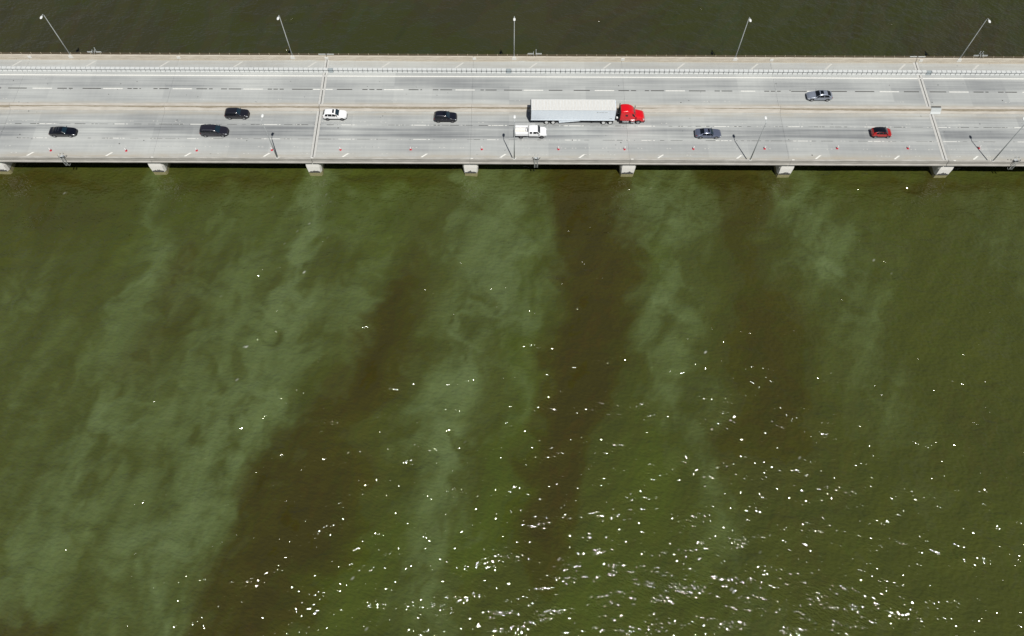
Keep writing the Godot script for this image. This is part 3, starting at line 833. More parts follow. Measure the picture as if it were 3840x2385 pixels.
func field(rows: Array) -> PackedFloat32Array:
	var f := PackedFloat32Array()
	f.resize(FW * FH)
	var one := PackedFloat32Array()
	for line in rows:
		one.resize(FW * FH)
		one.fill(0.0)
		for k in maxi(line.size() - 1, 1):
			var a: Array = line[k]
			var b: Array = line[mini(k + 1, line.size() - 1)]
			var reach: float = maxf(a[2], b[2]) * 2.9
			var ax: float = a[0]
			var az: float = a[1]
			var dx: float = b[0] - ax
			var dz: float = b[1] - az
			var l2 := maxf(dx * dx + dz * dz, 1e-4)
			var i0 := clampi(int((minf(ax, b[0]) - reach - FX0) / FSX * FW), 0, FW - 1)
			var i1 := clampi(int((maxf(ax, b[0]) + reach - FX0) / FSX * FW) + 1, 0, FW - 1)
			var j0 := clampi(int((minf(az, b[1]) - reach - FZ0) / FSZ * FH), 0, FH - 1)
			var j1 := clampi(int((maxf(az, b[1]) + reach - FZ0) / FSZ * FH) + 1, 0, FH - 1)
			for j in range(j0, j1 + 1):
				var z := FZ0 + FSZ * j / FH
				for i in range(i0, i1 + 1):
					var x := FX0 + FSX * i / FW
					var t := clampf(((x - ax) * dx + (z - az) * dz) / l2, 0.0, 1.0)
					var ex := x - ax - dx * t
					var ez := z - az - dz * t
					var w: float = lerpf(a[2], b[2], t) * 1.3
					var v: float = lerpf(a[3], b[3], t) * exp(-(ex * ex + ez * ez) / (w * w))
					var n := j * FW + i
					if v > one[n]: one[n] = v
		for n in f.size(): f[n] = 1.0 - (1.0 - f[n]) * (1.0 - one[n])
	return f

func look(f: PackedFloat32Array, x: float, z: float) -> float:
	var u := clampf((x - FX0) / FSX * FW, 0.0, FW - 1.01)
	var v := clampf((z - FZ0) / FSZ * FH, 0.0, FH - 1.01)
	var i := int(u)
	var j := int(v)
	var a := u - i
	var n := j * FW + i
	return lerpf(lerpf(f[n], f[n + 1], a), lerpf(f[n + FW], f[n + FW + 1], a), v - j)

func noise(seed_: int, freq: float, octaves := 3, kind := FastNoiseLite.TYPE_SIMPLEX_SMOOTH) -> FastNoiseLite:
	var n := FastNoiseLite.new()
	n.seed = seed_
	n.noise_type = kind
	n.frequency = freq
	n.fractal_octaves = octaves
	return n

func make_water() -> void:
	var light := field(plume_light)
	var green := field(plume_green)
	var brown := field(plume_brown)
	# wave trains: the wind blows them away from the viewer, crests running a little uphill to the right
	rng.seed = 4
	var kx := PackedFloat32Array()
	var kz := PackedFloat32Array()
	var am := PackedFloat32Array()
	var ph := PackedFloat32Array()
	for k in 9:
		var lam := 2.2 * pow(1.22, k)
		var dir := deg_to_rad(72.0 + rng.randf_range(-30, 30))
		kx.append(cos(dir) * TAU / lam)
		kz.append(sin(dir) * TAU / lam)
		am.append(WAVE_SLOPE / 3.0 * 1.41 * lam / TAU)
		ph.append(rng.randf() * TAU)
	var chop := noise(21, 0.42, 3)
	var gust := noise(22, 0.03, 2)
	var warp_x := noise(23, 0.05, 4)
	var warp_z := noise(24, 0.05, 4)
	var puff_x := noise(27, 0.11, 3)
	var puff_z := noise(28, 0.11, 3)
	var wisp := noise(25, 0.09, 4)
	var broad := noise(26, 0.016, 3)
	var burst := noise(29, 0.2, 2)
	var fleck := noise(30, 0.55, 2)
	var curls := noise(33, 0.13, 4)
	var veins := noise(34, 0.16, 3)
	var step := 0.34
	var nx := int(258.0 / step)
	var nz := int(152.0 / step)
	var x0 := -129.0
	var z0 := -155.0
	var H := PackedFloat32Array()
	H.resize((nx + 1) * (nz + 1))
	var V := PackedVector3Array()
	V.resize(H.size())
	var C := PackedColorArray()
	C.resize(H.size())
	var U := PackedVector2Array()
	U.resize(H.size())
	var ca := cos(deg_to_rad(-18.0))
	var sa := sin(deg_to_rad(-18.0))
	var dark_c := Color(0.0410, 0.0350, 0.0075)
	var base_c := Color(0.0540, 0.0625, 0.0152)
	var green_c := Color(0.056, 0.073, 0.0125)
	var light_c := Color(0.084, 0.109, 0.0385)
	var core_c := Color(0.100, 0.130, 0.052)
	for j in nz + 1:
		var z := z0 + j * step
		var ez := minf(1.0, minf(z - z0, z0 + nz * step - z) / 4.0)
		for i in nx + 1:
			var x := x0 + i * step
			var n := j * (nx + 1) + i
			var h := 0.0
			for k in 9: h += am[k] * sin(kx[k] * x + kz[k] * z + ph[k])
			var u := x * ca - z * sa
			var v := x * sa + z * ca
			h += chop.get_noise_2d(u * 0.55, v) * CHOP
			var edge := minf(ez, minf(1.0, minf(x - x0, x0 + nx * step - x) / 4.0))
			h *= edge * (0.8 + 0.5 * gust.get_noise_2d(x, z) + 0.55 * burst.get_noise_2d(u * 0.5, v))
			h *= 1.0 + 0.45 * smoothstep(-116.0, -121.0, z)
			H[n] = h
			V[n] = Vector3(x, h, z)
			U[n] = Vector2(u / 26.0, v / 15.0)
			# what the water carries
			var wx := warp_x.get_noise_2d(x, z) * 3.6
			var wz := warp_z.get_noise_2d(x, z) * 5.0
			var px := puff_x.get_noise_2d(x + wx, z + wz)
			var pz := puff_z.get_noise_2d(x + wx, z + wz)
			wx += px * 3.4
			wz += pz * 3.4
			var curl := curls.get_noise_2d(x + px * 6.0 + wx, z + pz * 6.0)
			var ws := wisp.get_noise_2d(x + px * 5.0, z * 0.7 + pz * 5.0)
			var sw := (x + 10.0) * 0.02
			var vein := veins.get_noise_2d(x * 1.0 + z * (0.35 + 0.2 * sin(sw)), (z - x * 0.5) * 0.22)
			var l := look(light, x + wx, z + wz)
			var raw := l
			var g := look(green, x + wx, z + wz)
			var b := look(brown, x + wx * 0.7, z + wz * 0.7)
			var bn := broad.get_noise_2d(x, z)
			b = smoothstep(0.12, 0.85, b + ws * 0.12 + bn * 0.12 + vein * 0.06 + (0.22 if z < -118.0 else 0.0))
			b = lerpf(b, smoothstep(0.3, 0.62, b), 0.22)
			g = smoothstep(0.1, 0.9, g + ws * 0.15 + bn * 0.2 + vein * 0.15)
			l = clampf(l * (1.0 + ws * 0.45 + curl * 0.4 + vein * 0.6) + ws * 0.06 + curl * 0.04, 0.0, 1.0)
			l = lerpf(smoothstep(0.06, 0.95, l), smoothstep(0.3, 0.76, l + curl * 0.14) * 0.92, 0.2)
			var c := base_c.lerp(green_c, g)
			c = c.lerp(dark_c, b * 0.92)
			c = c.lerp(light_c, 0.9 * l * (1.0 - 0.4 * b))
			c = c.lerp(core_c, 0.7 * clampf(smoothstep(0.66, 0.96, raw + 0.2 * curl + 0.15 * vein), 0.0, 1.0))
			c = c * (1.0 + 0.12 * vein + 0.06 * curl)
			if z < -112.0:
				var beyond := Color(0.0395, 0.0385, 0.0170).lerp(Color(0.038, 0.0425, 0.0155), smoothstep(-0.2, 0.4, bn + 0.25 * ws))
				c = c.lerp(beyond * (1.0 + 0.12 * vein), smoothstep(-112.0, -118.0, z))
			# the odd scrap of foam on a breaking crest
			if z > -91.0:
				c = c.lerp(Color(0.5, 0.51, 0.47), 0.8 * smoothstep(0.86, 0.96, fleck.get_noise_2d(u * 0.55, v * 1.3) + 0.2 * gust.get_noise_2d(x, z)))
			C[n] = c
	var N := PackedVector3Array()
	N.resize(H.size())
	for j in nz + 1:
		for i in nx + 1:
			var n := j * (nx + 1) + i
			var hx := H[n + 1 if i < nx else n] - H[n - 1 if i > 0 else n]
			var hz := H[n + nx + 1 if j < nz else n] - H[n - nx - 1 if j > 0 else n]
			N[n] = Vector3(-hx / (2.0 * step), 1.0, -hz / (2.0 * step)).normalized()
	var I := PackedInt32Array()
	I.resize(nx * nz * 6)
	var q := 0
	for j in nz:
		for i in nx:
			var n := j * (nx + 1) + i
			I[q] = n
			I[q + 1] = n + 1
			I[q + 2] = n + nx + 1
			I[q + 3] = n + 1
			I[q + 4] = n + nx + 2
			I[q + 5] = n + nx + 1
			q += 6
	# the same water on to the horizon
	var xe := x0 + nx * step
	var ze := z0 + nz * step
	var far := 5000.0
	for r in [[-far, -far, far, z0], [-far, ze, far, far], [-far, z0, x0, ze], [xe, z0, far, ze]]:
		var s := V.size()
		for c in [[r[0], r[1]], [r[2], r[1]], [r[0], r[3]], [r[2], r[3]]]:
			V.append(Vector3(c[0], 0, c[1]))
			N.append(Vector3.UP)
			C.append(base_c)
			U.append(Vector2((c[0] * ca - c[1] * sa) / 26.0, (c[0] * sa + c[1] * ca) / 15.0))
		I.append_array(PackedInt32Array([s, s + 1, s + 2, s + 1, s + 3, s + 2]))
	var arr := []
	arr.resize(Mesh.ARRAY_MAX)
	arr[Mesh.ARRAY_VERTEX] = V
	arr[Mesh.ARRAY_NORMAL] = N
	arr[Mesh.ARRAY_COLOR] = C
	arr[Mesh.ARRAY_TEX_UV] = U
	arr[Mesh.ARRAY_INDEX] = I
	var mesh := ArrayMesh.new()
	mesh.add_surface_from_arrays(Mesh.PRIMITIVE_TRIANGLES, arr)
	var m := mat(Color.WHITE, 0.055, 0.0, 0.5)
	m.vertex_color_use_as_albedo = true
	# ripples too small for the mesh
	var rip := noise(31, 0.022, 2)
	rip.fractal_gain = 0.42
	var img := rip.get_seamless_image(1024, 1024)
	img.convert(Image.FORMAT_RGBA8)
	img.bump_map_to_normal_map(RIPPLE)
	m.normal_enabled = true
	m.normal_texture = ImageTexture.create_from_image(img)
	m.normal_scale = 1.0
	var o := put("water", mesh, m, self, Vector3(0, WATER, 0))
	tag(o, "olive green silty sea water with paler plumes trailing from the bridge piers", "water", "", "structure")

# ------------------------------------------------------------------ road and bridge
func deck_texture() -> ImageTexture:
	var w := 2048
	var h := 256
	var long := noise(41, 0.02, 4)
	var fine := noise(42, 0.25, 3)
	var patchy := noise(43, 0.035, 3)
	var spot := noise(44, 0.6, 2)
	var across := noise(45, 1.2, 3)
	var img := Image.create(w, h, false, Image.FORMAT_RGB8)
	var light := Vector3(172, 175, 174)
	var tint := {}
	rng.seed = 77
	for j in h:
		var z := -120.0 + 28.0 * j / h
		# how much grey rubber and how much tan dust lies at this distance across the road
		var wear := 0.0
		var dust := 0.0
		var pale := 0.0
		for lane in [[-112.9, 0.9], [-109.3, 0.4], [-103.6, 0.85], [-100.3, 1.5], [-97.0, 0.35]]:
			var d: float = z - lane[0]
			wear += lane[1] * (0.55 * exp(-d * d / 2.2) + 0.4 * exp(-pow(absf(d) - 0.9, 2) / 0.25))
		dust += exp(-pow(z + 94.2, 2) / 0.9) * 0.9 + exp(-pow(z + 105.0, 2) / 0.4) * 0.65 + exp(-pow(z + 107.1, 2) / 0.35) * 1.2 + exp(-pow(z + 118.2, 2) / 1.6) * 0.35 + exp(-pow(z + 118.95, 2) / 0.02) * 2.0
		pale += exp(-pow(z + 110.6, 2) / 0.5) * 0.2 + exp(-pow(z + 114.6, 2) / 0.5) * 0.3 + exp(-pow(z + 98.4, 2) / 0.3) * 0.25
		for i in w:
			var x := -125.0 + 250.0 * i / w
			var cell := Vector2i(int(floor((x + 200.0) / 7.66)), int(floor(z / 3.62)))
			if not tint.has(cell): tint[cell] = rng.randf_range(-0.2, 0.26)
			var s := 0.5 * long.get_noise_2d(x * 0.8, z * 16.0) + 0.75 * long.get_noise_2d(x * 1.6 + 300.0, z * 70.0)
			var p := patchy.get_noise_2d(x * 1.2, z * 2.0)
			var a := across.get_noise_2d(x * 0.9, z * 0.06)
			var f := fine.get_noise_2d(x, z * 3.0)
			var g: float = wear * (0.62 + 1.0 * s + 0.8 * p) + 0.3 * p + 0.3 * s + 0.1 * a + 0.08 * f + tint[cell]
			var c := light.lerp(Vector3(132, 135, 137), clampf(g * 0.72, -0.3, 1.2))
			c = c.lerp(Vector3(172, 164, 149), clampf(dust * (0.5 + 0.6 * s + 0.3 * f), 0.0, 0.85))
			c = c.lerp(Vector3(198, 198, 194), clampf(pale * (0.6 + s), 0.0, 1.0))
			if spot.get_noise_2d(x * 1.4, z * 1.4) > 0.8: c *= 0.82
			img.set_pixel(i, j, Color(c.x / 255.0, c.y / 255.0, c.z / 255.0))
	img.generate_mipmaps()
	return ImageTexture.create_from_image(img)

func sheet(st: SurfaceTool, xa: float, xb: float, za: float, zb: float, y: float, skew := 0.0) -> void:
	quad(st, Vector3(xa + skew, y, za), Vector3(xb + skew, y, za), Vector3(xb, y, zb), Vector3(xa, y, zb))

func make_road() -> void:
	var dm := mat(Color.WHITE, 0.85, 0.0, 0.3)
	dm.albedo_texture = deck_texture()
	var road := base("road", Vector3.ZERO)
	tag(road, "pale grey concrete road deck with worn lane lines crossing the bridge", "road", "", "structure")
	for k in PIER_X.size() - 1:
		var xa: float = PIER_X[k] + 0.012
		var xb: float = PIER_X[k + 1] - 0.012
		for ex in [-38.05, 82.35]:
			if absf(PIER_X[k] - ex) < 4.0: xa = ex + 0.55
			if absf(PIER_X[k + 1] - ex) < 4.0: xb = ex - 0.55
		var za := -119.4
		var zb := -93.2
		var st := tool()
		var uv := func(x: float, z: float): return Vector2((x + 125.0) / 250.0, (z + 120.0) / 28.0)
		uvquad(st, [Vector3(xa, DECK, za), Vector3(xb, DECK, za), Vector3(xb, DECK, zb), Vector3(xa, DECK, zb)], [uv.call(xa, za), uv.call(xb, za), uv.call(xb, zb), uv.call(xa, zb)])
		for e in [[Vector3(xa, DECK, zb), Vector3(xb, DECK, zb)], [Vector3(xb, DECK, za), Vector3(xa, DECK, za)], [Vector3(xb, DECK, zb), Vector3(xb, DECK, za)], [Vector3(xa, DECK, za), Vector3(xa, DECK, zb)]]:
			var p: Vector3 = e[0]
			var q: Vector3 = e[1]
			var dn := Vector3(0, -0.28, 0)
			uvquad(st, [p, q, q + dn, p + dn], [uv.call(p.x, p.z), uv.call(q.x, q.z), uv.call(q.x, q.z), uv.call(p.x, p.z)])
		put("deck_slab", st, dm, road)
	# expansion joints: pale headers either side of a dark seal
	for ex in [-38.05, 82.35]:
		for s in [-1.0, 1.0]:
			var st := tool()
			box(st, Vector3(ex + s * 0.3, DECK - 0.135, -106.3), Vector3(0.46, 0.28, 26.2), 0.01)
			put("joint_header", st, M.joint_header, road)
		var st2 := tool()
		box(st2, Vector3(ex, DECK - 0.14, -106.3), Vector3(0.13, 0.2, 26.2))
		put("joint_seal", st2, M.joint_seal, road)
	var y := DECK + 0.004
	var st := tool()
	sheet(st, -159, 143, -114.79, -114.53, y)
	put("edge_line", st, M.paint, road)
	# lane dashes of the far carriageway, with the dark scars of older lines between them
	rng.seed = 11
	var dashes := [-110.7, -96.18, -82.02, -68.12, -53.95, -39.99, -25.8, -11.51, 2.16, 16.36, 30.52, 45.6, 58.74, 73.4, 87.31, 102.0]
	for k in dashes.size():
		var x: float = dashes[k]
		st = tool()
		sheet(st, x, x + (3.9 if k != 11 else 2.9), -111.2, -110.99, y)
		put("lane_dash", st, M.paint, road)
		for e in [[4.6, 8.3], [9.6, 13.9]]:
			st = tool()
			var cuts := [e[0] + rng.randf() * 0.5]
			if rng.randf() < 0.45: cuts.append_array([lerpf(e[0], e[1], 0.3), lerpf(e[0], e[1], 0.38)])
			if rng.randf() < 0.35: cuts.append_array([lerpf(e[0], e[1], 0.62), lerpf(e[0], e[1], 0.72)])
			cuts.append(e[1] - rng.randf() * 0.8)
			for c in range(0, cuts.size() - 1, 2):
				sheet(st, x + cuts[c], x + cuts[c + 1], -111.2, -111.0, y)
			put("old_line_scar", st, M.ground_mark, road)
	# the two worn lines of the near carriageway
	for row in [[-102.02, 0.14, 0.85], [-98.5, 0.12, 0.6]]:
		var x := -122.0
		while x < 120.0:
			st = tool()
			var xx := x + rng.randf_range(0, 1.0)
			var len := rng.randf_range(1.6, 3.4)
			sheet(st, xx, xx + len, row[0] - row[1] * 0.5, row[0] + row[1] * 0.5, y)
			sheet(st, xx + len + 0.3, xx + len + 0.3 + rng.randf_range(0.2, 0.5), row[0] - row[1] * 0.5, row[0] + row[1] * 0.5, y)
			put("worn_lane_dash", st, M.paint, road)
			st = tool()
			var e := x + 4.4
			while e < x + 13.6:
				var l := rng.randf_range(0.2, 2.6)
				if rng.randf() < row[2]:
					var t := rng.randf_range(0.04, row[1] * 0.9)
					sheet(st, e, e + l, row[0] - t * 0.5, row[0] + t * 0.5, y)
				e += l + rng.randf_range(0.1, 1.2)
			sheet(st, e, e + 0.2, row[0] - 0.04, row[0] + 0.04, y)
			put("old_line_scar", st, M.ground_mark, road)
			x += 14.6
	# slanted strokes on both shoulders
	for k in 17:
		var x := -116.5 + 15.05 * k
		st = tool()
		sheet(st, x - 0.75, x - 0.3, -118.45, -117.0, y, 1.5)
		put("shoulder_stroke", st, M.worn_paint, road)
		st = tool()
		x = -107.2 + 15.02 * k
		sheet(st, x - 0.5, x - 0.08, -95.05, -94.2, y, 1.0)
		put("shoulder_stroke", st, M.paint, road)
	# small flecks of paint and reflector stubs, in pairs
	st = tool()
	for row in [[-96.55, 5.0, 0.8], [-102.75, 5.3, 0.6], [-108.4, 7.6, 0.5], [-94.95, 4.2, 0.5], [-98.5, 6.2, 0.6], [-102.02, 4.5, 0.7]]:
		var x := -118.0
		while x < 118.0:
			if rng.randf() < row[2]:
				for k in 2:
					var w := rng.randf_range(0.14, 0.34)
					var xx := x + k * rng.randf_range(0.5, 0.9)
					var zz: float = row[0] + rng.randf_range(-0.06, 0.06)
					sheet(st, xx, xx + w, zz - 0.07, zz + 0.07, y + 0.004)
			x += row[1] * rng.randf_range(0.4, 1.5)
	tag(put("paint_fleck", st, M.worn_paint, road), "", "", "", "stuff")
	st = tool()
	for k in 60:
		var x := rng.randf_range(-112, 112)
		var z := rng.randf_range(-114, -94.5)
		var a := rng.randf_range(0.06, 0.14)
		var ring := circle(Vector3(x, y + 0.008, z), Vector3.UP, a, 7)
		for i in 7:
			for p in [Vector3(x, y + 0.008, z), ring[i], ring[(i + 1) % 7]]: st.add_vertex(p)
	tag(put("tar_spot", st, M.joint_seal, road), "", "", "", "stuff")

func make_bridge() -> void:
	var b := base("bridge", Vector3.ZERO)
	tag(b, "long low concrete bridge on wide white piers across the green water", "bridge")
	var near := [[-92.88, 5.18], [-92.88, 5.40], [-93.08, 5.46], [-93.08, 5.93], [-93.2, 5.95], [-93.2, 6.07], [-93.08, 6.09], [-93.08, 6.32], [-93.11, 6.35], [-93.4, 6.35], [-93.43, 6.32], [-93.56, 5.3], [-93.56, 5.18]]
	var far := [[-118.97, 5.3], [-118.97, 5.62], [-119.03, 5.9], [-119.12, 6.32], [-119.15, 6.35], [-119.46, 6.35], [-119.49, 6.32], [-119.56, 5.2], [-118.97, 5.2]]
	var mid := [[-105.44, 5.3], [-105.44, 5.58], [-105.68, 5.86], [-105.98, 6.33], [-106.02, 6.36], [-106.5, 6.36], [-106.54, 6.33], [-106.66, 5.86], [-106.9, 5.58], [-106.9, 5.3]]
	for k in PIER_X.size() - 1:
		var xa: float = PIER_X[k] + 0.02
		var xb: float = PIER_X[k + 1] - 0.02
		for ex in [-38.05, 82.35]:
			if absf(PIER_X[k] - ex) < 4.0: xa = ex + 0.05
			if absf(PIER_X[k + 1] - ex) < 4.0: xb = ex - 0.05
		var st := tool()
		extrude(st, near, xa, xb)
		put("near_parapet", st, M.curb, b)
		st = tool()
		extrude(st, far, xa, xb)
		put("far_parapet", st, M.parapet, b)
		st = tool()
		extrude(st, mid, xa, xb)
		var mb := put("median_barrier", st, M.median, b)
		st = tool()
		rng.seed = 300 + k
		var gn := int((xb - xa) / 0.8)
		var gt := 0.5
		for gk in gn:
			var g0 := lerpf(xa + 0.01, xb - 0.01, float(gk) / gn)
			var g1 := lerpf(xa + 0.01, xb - 0.01, float(gk + 1) / gn)
			var g2 := clampf(gt + rng.randf_range(-0.12, 0.12), 0.12, 0.9)
			var ga := Vector2(-105.98, 6.33).lerp(Vector2(-105.68, 5.86), gt)
			var gb := Vector2(-105.98, 6.33).lerp(Vector2(-105.68, 5.86), g2)
			quad(st, Vector3(g0, 6.322, -105.965), Vector3(g1, 6.322, -105.965), Vector3(g1, gb.y + 0.003, gb.x + 0.004), Vector3(g0, ga.y + 0.003, ga.x + 0.004))
			gt = g2
		put("grime_band", st, M.grime, mb)
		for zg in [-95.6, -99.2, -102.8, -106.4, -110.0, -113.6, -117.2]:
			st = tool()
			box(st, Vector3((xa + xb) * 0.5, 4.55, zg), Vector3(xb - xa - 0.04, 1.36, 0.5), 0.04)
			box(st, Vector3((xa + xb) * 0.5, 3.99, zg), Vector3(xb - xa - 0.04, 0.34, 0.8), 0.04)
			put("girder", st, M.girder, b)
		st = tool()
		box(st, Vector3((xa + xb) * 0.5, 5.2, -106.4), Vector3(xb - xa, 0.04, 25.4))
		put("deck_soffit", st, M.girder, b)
	# the steel saddle over the median at the right-hand joint
	var st := tool()
	extrude(st, [[-105.3, 5.55], [-105.62, 5.88], [-105.93, 6.4], [-106.56, 6.4], [-106.72, 5.88], [-107.04, 5.55], [-107.0, 5.53], [-106.68, 5.86], [-106.53, 6.37], [-105.96, 6.37], [-105.65, 5.86], [-105.34, 5.53]], 82.1, 84.1)
	put("joint_saddle", st, M.galv, b)
	st = tool()
	extrude(st, [[-106.2, 6.405], [-106.2, 6.45], [-106.5, 6.45], [-106.5, 6.405]], 82.15, 84.05)
	put("saddle_strap", st, M.joint_seal, b)
	for px in PIER_X:
		var p := sub("pier", b, Vector3(px, 0, 0))
		var z0 := -94.62
		var z1 := -118.0
		# cap: a broad wall with clipped corners, higher at the nose than under the girders
		var rings := []
		for e in [[1.95, -93.24, 1.33], [2.05, -93.1, 1.38], [3.7, -93.14, 1.5], [4.6, -93.22, 1.44], [4.7, -93.34, 1.36]]:
			var w: float = e[2]
			var q := 0.26
			var zz: float = e[1]
			var zb := z1 if e[0] < 3.72 else -94.9
			rings.append([Vector3(-w + q, e[0], zz), Vector3(w - q, e[0], zz), Vector3(w, e[0], zz - 0.5), Vector3(w, e[0], zb + q), Vector3(w - q, e[0], zb), Vector3(-w + q, e[0], zb), Vector3(-w, e[0], zb + q), Vector3(-w, e[0], zz - 0.5)])
		st = tool()
		loft(st, rings)
		put("cap", st, M.pier, p)
		st = tool()
		rings = []
		for e in [[-1.5, 1.36], [1.4, 1.36], [1.92, 1.34]]:
			var w: float = e[1]
			rings.append([Vector3(-w + 0.2, e[0], -93.15), Vector3(w - 0.2, e[0], -93.15), Vector3(w, e[0], -93.6), Vector3(w, e[0], z1 + 0.2), Vector3(w - 0.2, e[0], z1 - 0.04), Vector3(-w + 0.2, e[0], z1 - 0.04), Vector3(-w, e[0], z1 + 0.2), Vector3(-w, e[0], -93.6)])
		loft(st, rings)
		put("tidal_band", st, M.tide, p)
		# the dark stain that creeps up the wet foot of the cap: a ragged skin on its face
		st = tool()
		rng.seed = int(absf(px) * 10.0)
		var n := 14
		var tops := []
		for i in n + 1:
			var c := 1.0 - absf(float(i) / n - 0.55) * 1.6
			tops.append(0.1 + 0.1 * rng.randf() + maxf(c, 0.0) * rng.randf_range(0.16, 0.42))
		for i in n:
			var xa := lerpf(-1.1, 1.1, float(i) / n)
			var xb := lerpf(-1.1, 1.1, float(i + 1) / n)
			var f := func(x: float, t: float): return Vector3(x, lerpf(2.06, 3.7, t), lerpf(-93.1, -93.14, t) + 0.006)
			quad(st, f.call(xa, 0.0), f.call(xa, tops[i]), f.call(xb, tops[i + 1]), f.call(xb, 0.0))
		put("waterline_stain", st, M.stain, p)
		# a white box plate on the inner face of the far parapet above each pier
		st = tool()
		box(st, Vector3(px + 0.2, 5.95, -119.02), Vector3(0.72, 0.62, 0.12), 0.02)
		put("white_plate", st, M.white_plate, b)
		st = tool()
		box(st, Vector3(px + 0.4, 6.3, -93.3), Vector3(0.5, 0.14, 0.2), 0.03)
		put("parapet_block", st, M.white_plate, b)

func make_railing() -> void:
	var r := base("parapet_railing", Vector3(0, 6.35, -119.4))
	tag(r, "low brown pipe railing with pale posts along the far parapet", "railing")
	for y in [0.2, 0.42]:
		var st := tool()
		tube(st, [Vector3(-159, y, 0), Vector3(143, y, 0)], [0.06], 8)
		put("rail", st, M.rail, r)
	var pm := tool()
	box(pm, Vector3(0, 0.27, 0.0), Vector3(0.12, 0.54, 0.12), 0.02)
	pm.generate_normals()
	var mesh := pm.commit()
	var x := -124.4
	while x < 124.0:
		put("post", mesh, M.post, r, Vector3(x, 0, 0.02))
		x += 2.02
	for ex in [-38.05, 82.35]:
		for s in [-1.0, 1.0]:
			var st := tool()
			box(st, Vector3(ex + s * 0.85, 0.36, 0.0), Vector3(1.5, 0.2, 0.2), 0.04)
			put("rail_sleeve", st, M.galv, r)

func make_movable_barrier() -> void:
	# one metre segment of linked barrier: foot, waist and a T-shaped head with rounded corners
	var proto: Node3D = null
	var specials := {-37: ["grey steel joint segment in the white barrier row, above the left expansion joint", -37.19], -1: ["grey steel joint segment in the white barrier row, below the middle far lamp", -0.86], 84: ["grey steel joint segment in the white barrier row, right of the far expansion joint", 83.62]}
	var n := 0
	for k in range(-118, 119):
		var x := k * 1.0 + 0.1
		var st: SurfaceTool
		if proto == null:
			proto = base("barrier_segment", Vector3(x, DECK + 0.004, -115.83))
			tag(proto, "one metre white segment of the movable barrier between road and far shoulder", "barrier", "linked white barrier segments along the far shoulder")
			st = tool()
			loft(st, seg_rings([[0.0, 0.46, 0.3, 0.02], [0.1, 0.46, 0.3, 0.02], [0.24, 0.44, 0.2, 0.03], [0.56, 0.44, 0.17, 0.03]]))
			put("barrier_body", st, M.barrier, proto)
			st = tool()
			loft(st, seg_rings([[0.56, 0.44, 0.17, 0.03], [0.64, 0.47, 0.29, 0.09], [0.78, 0.47, 0.3, 0.1], [0.82, 0.44, 0.26, 0.1]]))
			put("barrier_head", st, M.barrier, proto)
			st = tool()
			for y in [0.2, 0.45, 0.7]: box(st, Vector3(0.5, y, 0), Vector3(0.1, 0.08, 0.12), 0.01)
			put("hinge", st, M.dark_steel, proto)
			continue
		var o := proto.duplicate()
		o.name = numbered("barrier_segment")
		add_child(o)
		o.position.x = x
		for s in specials:
			if absf(specials[s][1] - x) < 0.5:
				o.set_meta("label", specials[s][0])
				for c in o.get_children():
					if String(c.name).begins_with("barrier_"): c.material_override = M.barrier_dark
				o.scale = Vector3(1, 0.93, 0.9)

func seg_rings(rows: Array) -> Array:
	var rings := []
	for e in rows:
		var a: float = e[1]
		var d: float = e[2]
		var c: float = e[3]
		var y: float = e[0]
		rings.append([Vector3(-a + c, y, d), Vector3(a - c, y, d), Vector3(a - c * 0.3, y, d - c * 0.3), Vector3(a, y, d - c), Vector3(a, y, -d + c), Vector3(a - c * 0.3, y, -d + c * 0.3), Vector3(a - c, y, -d), Vector3(-a + c, y, -d), Vector3(-a + c * 0.3, y, -d + c * 0.3), Vector3(-a, y, -d + c), Vector3(-a, y, d - c), Vector3(-a + c * 0.3, y, d - c * 0.3)])
	return rings

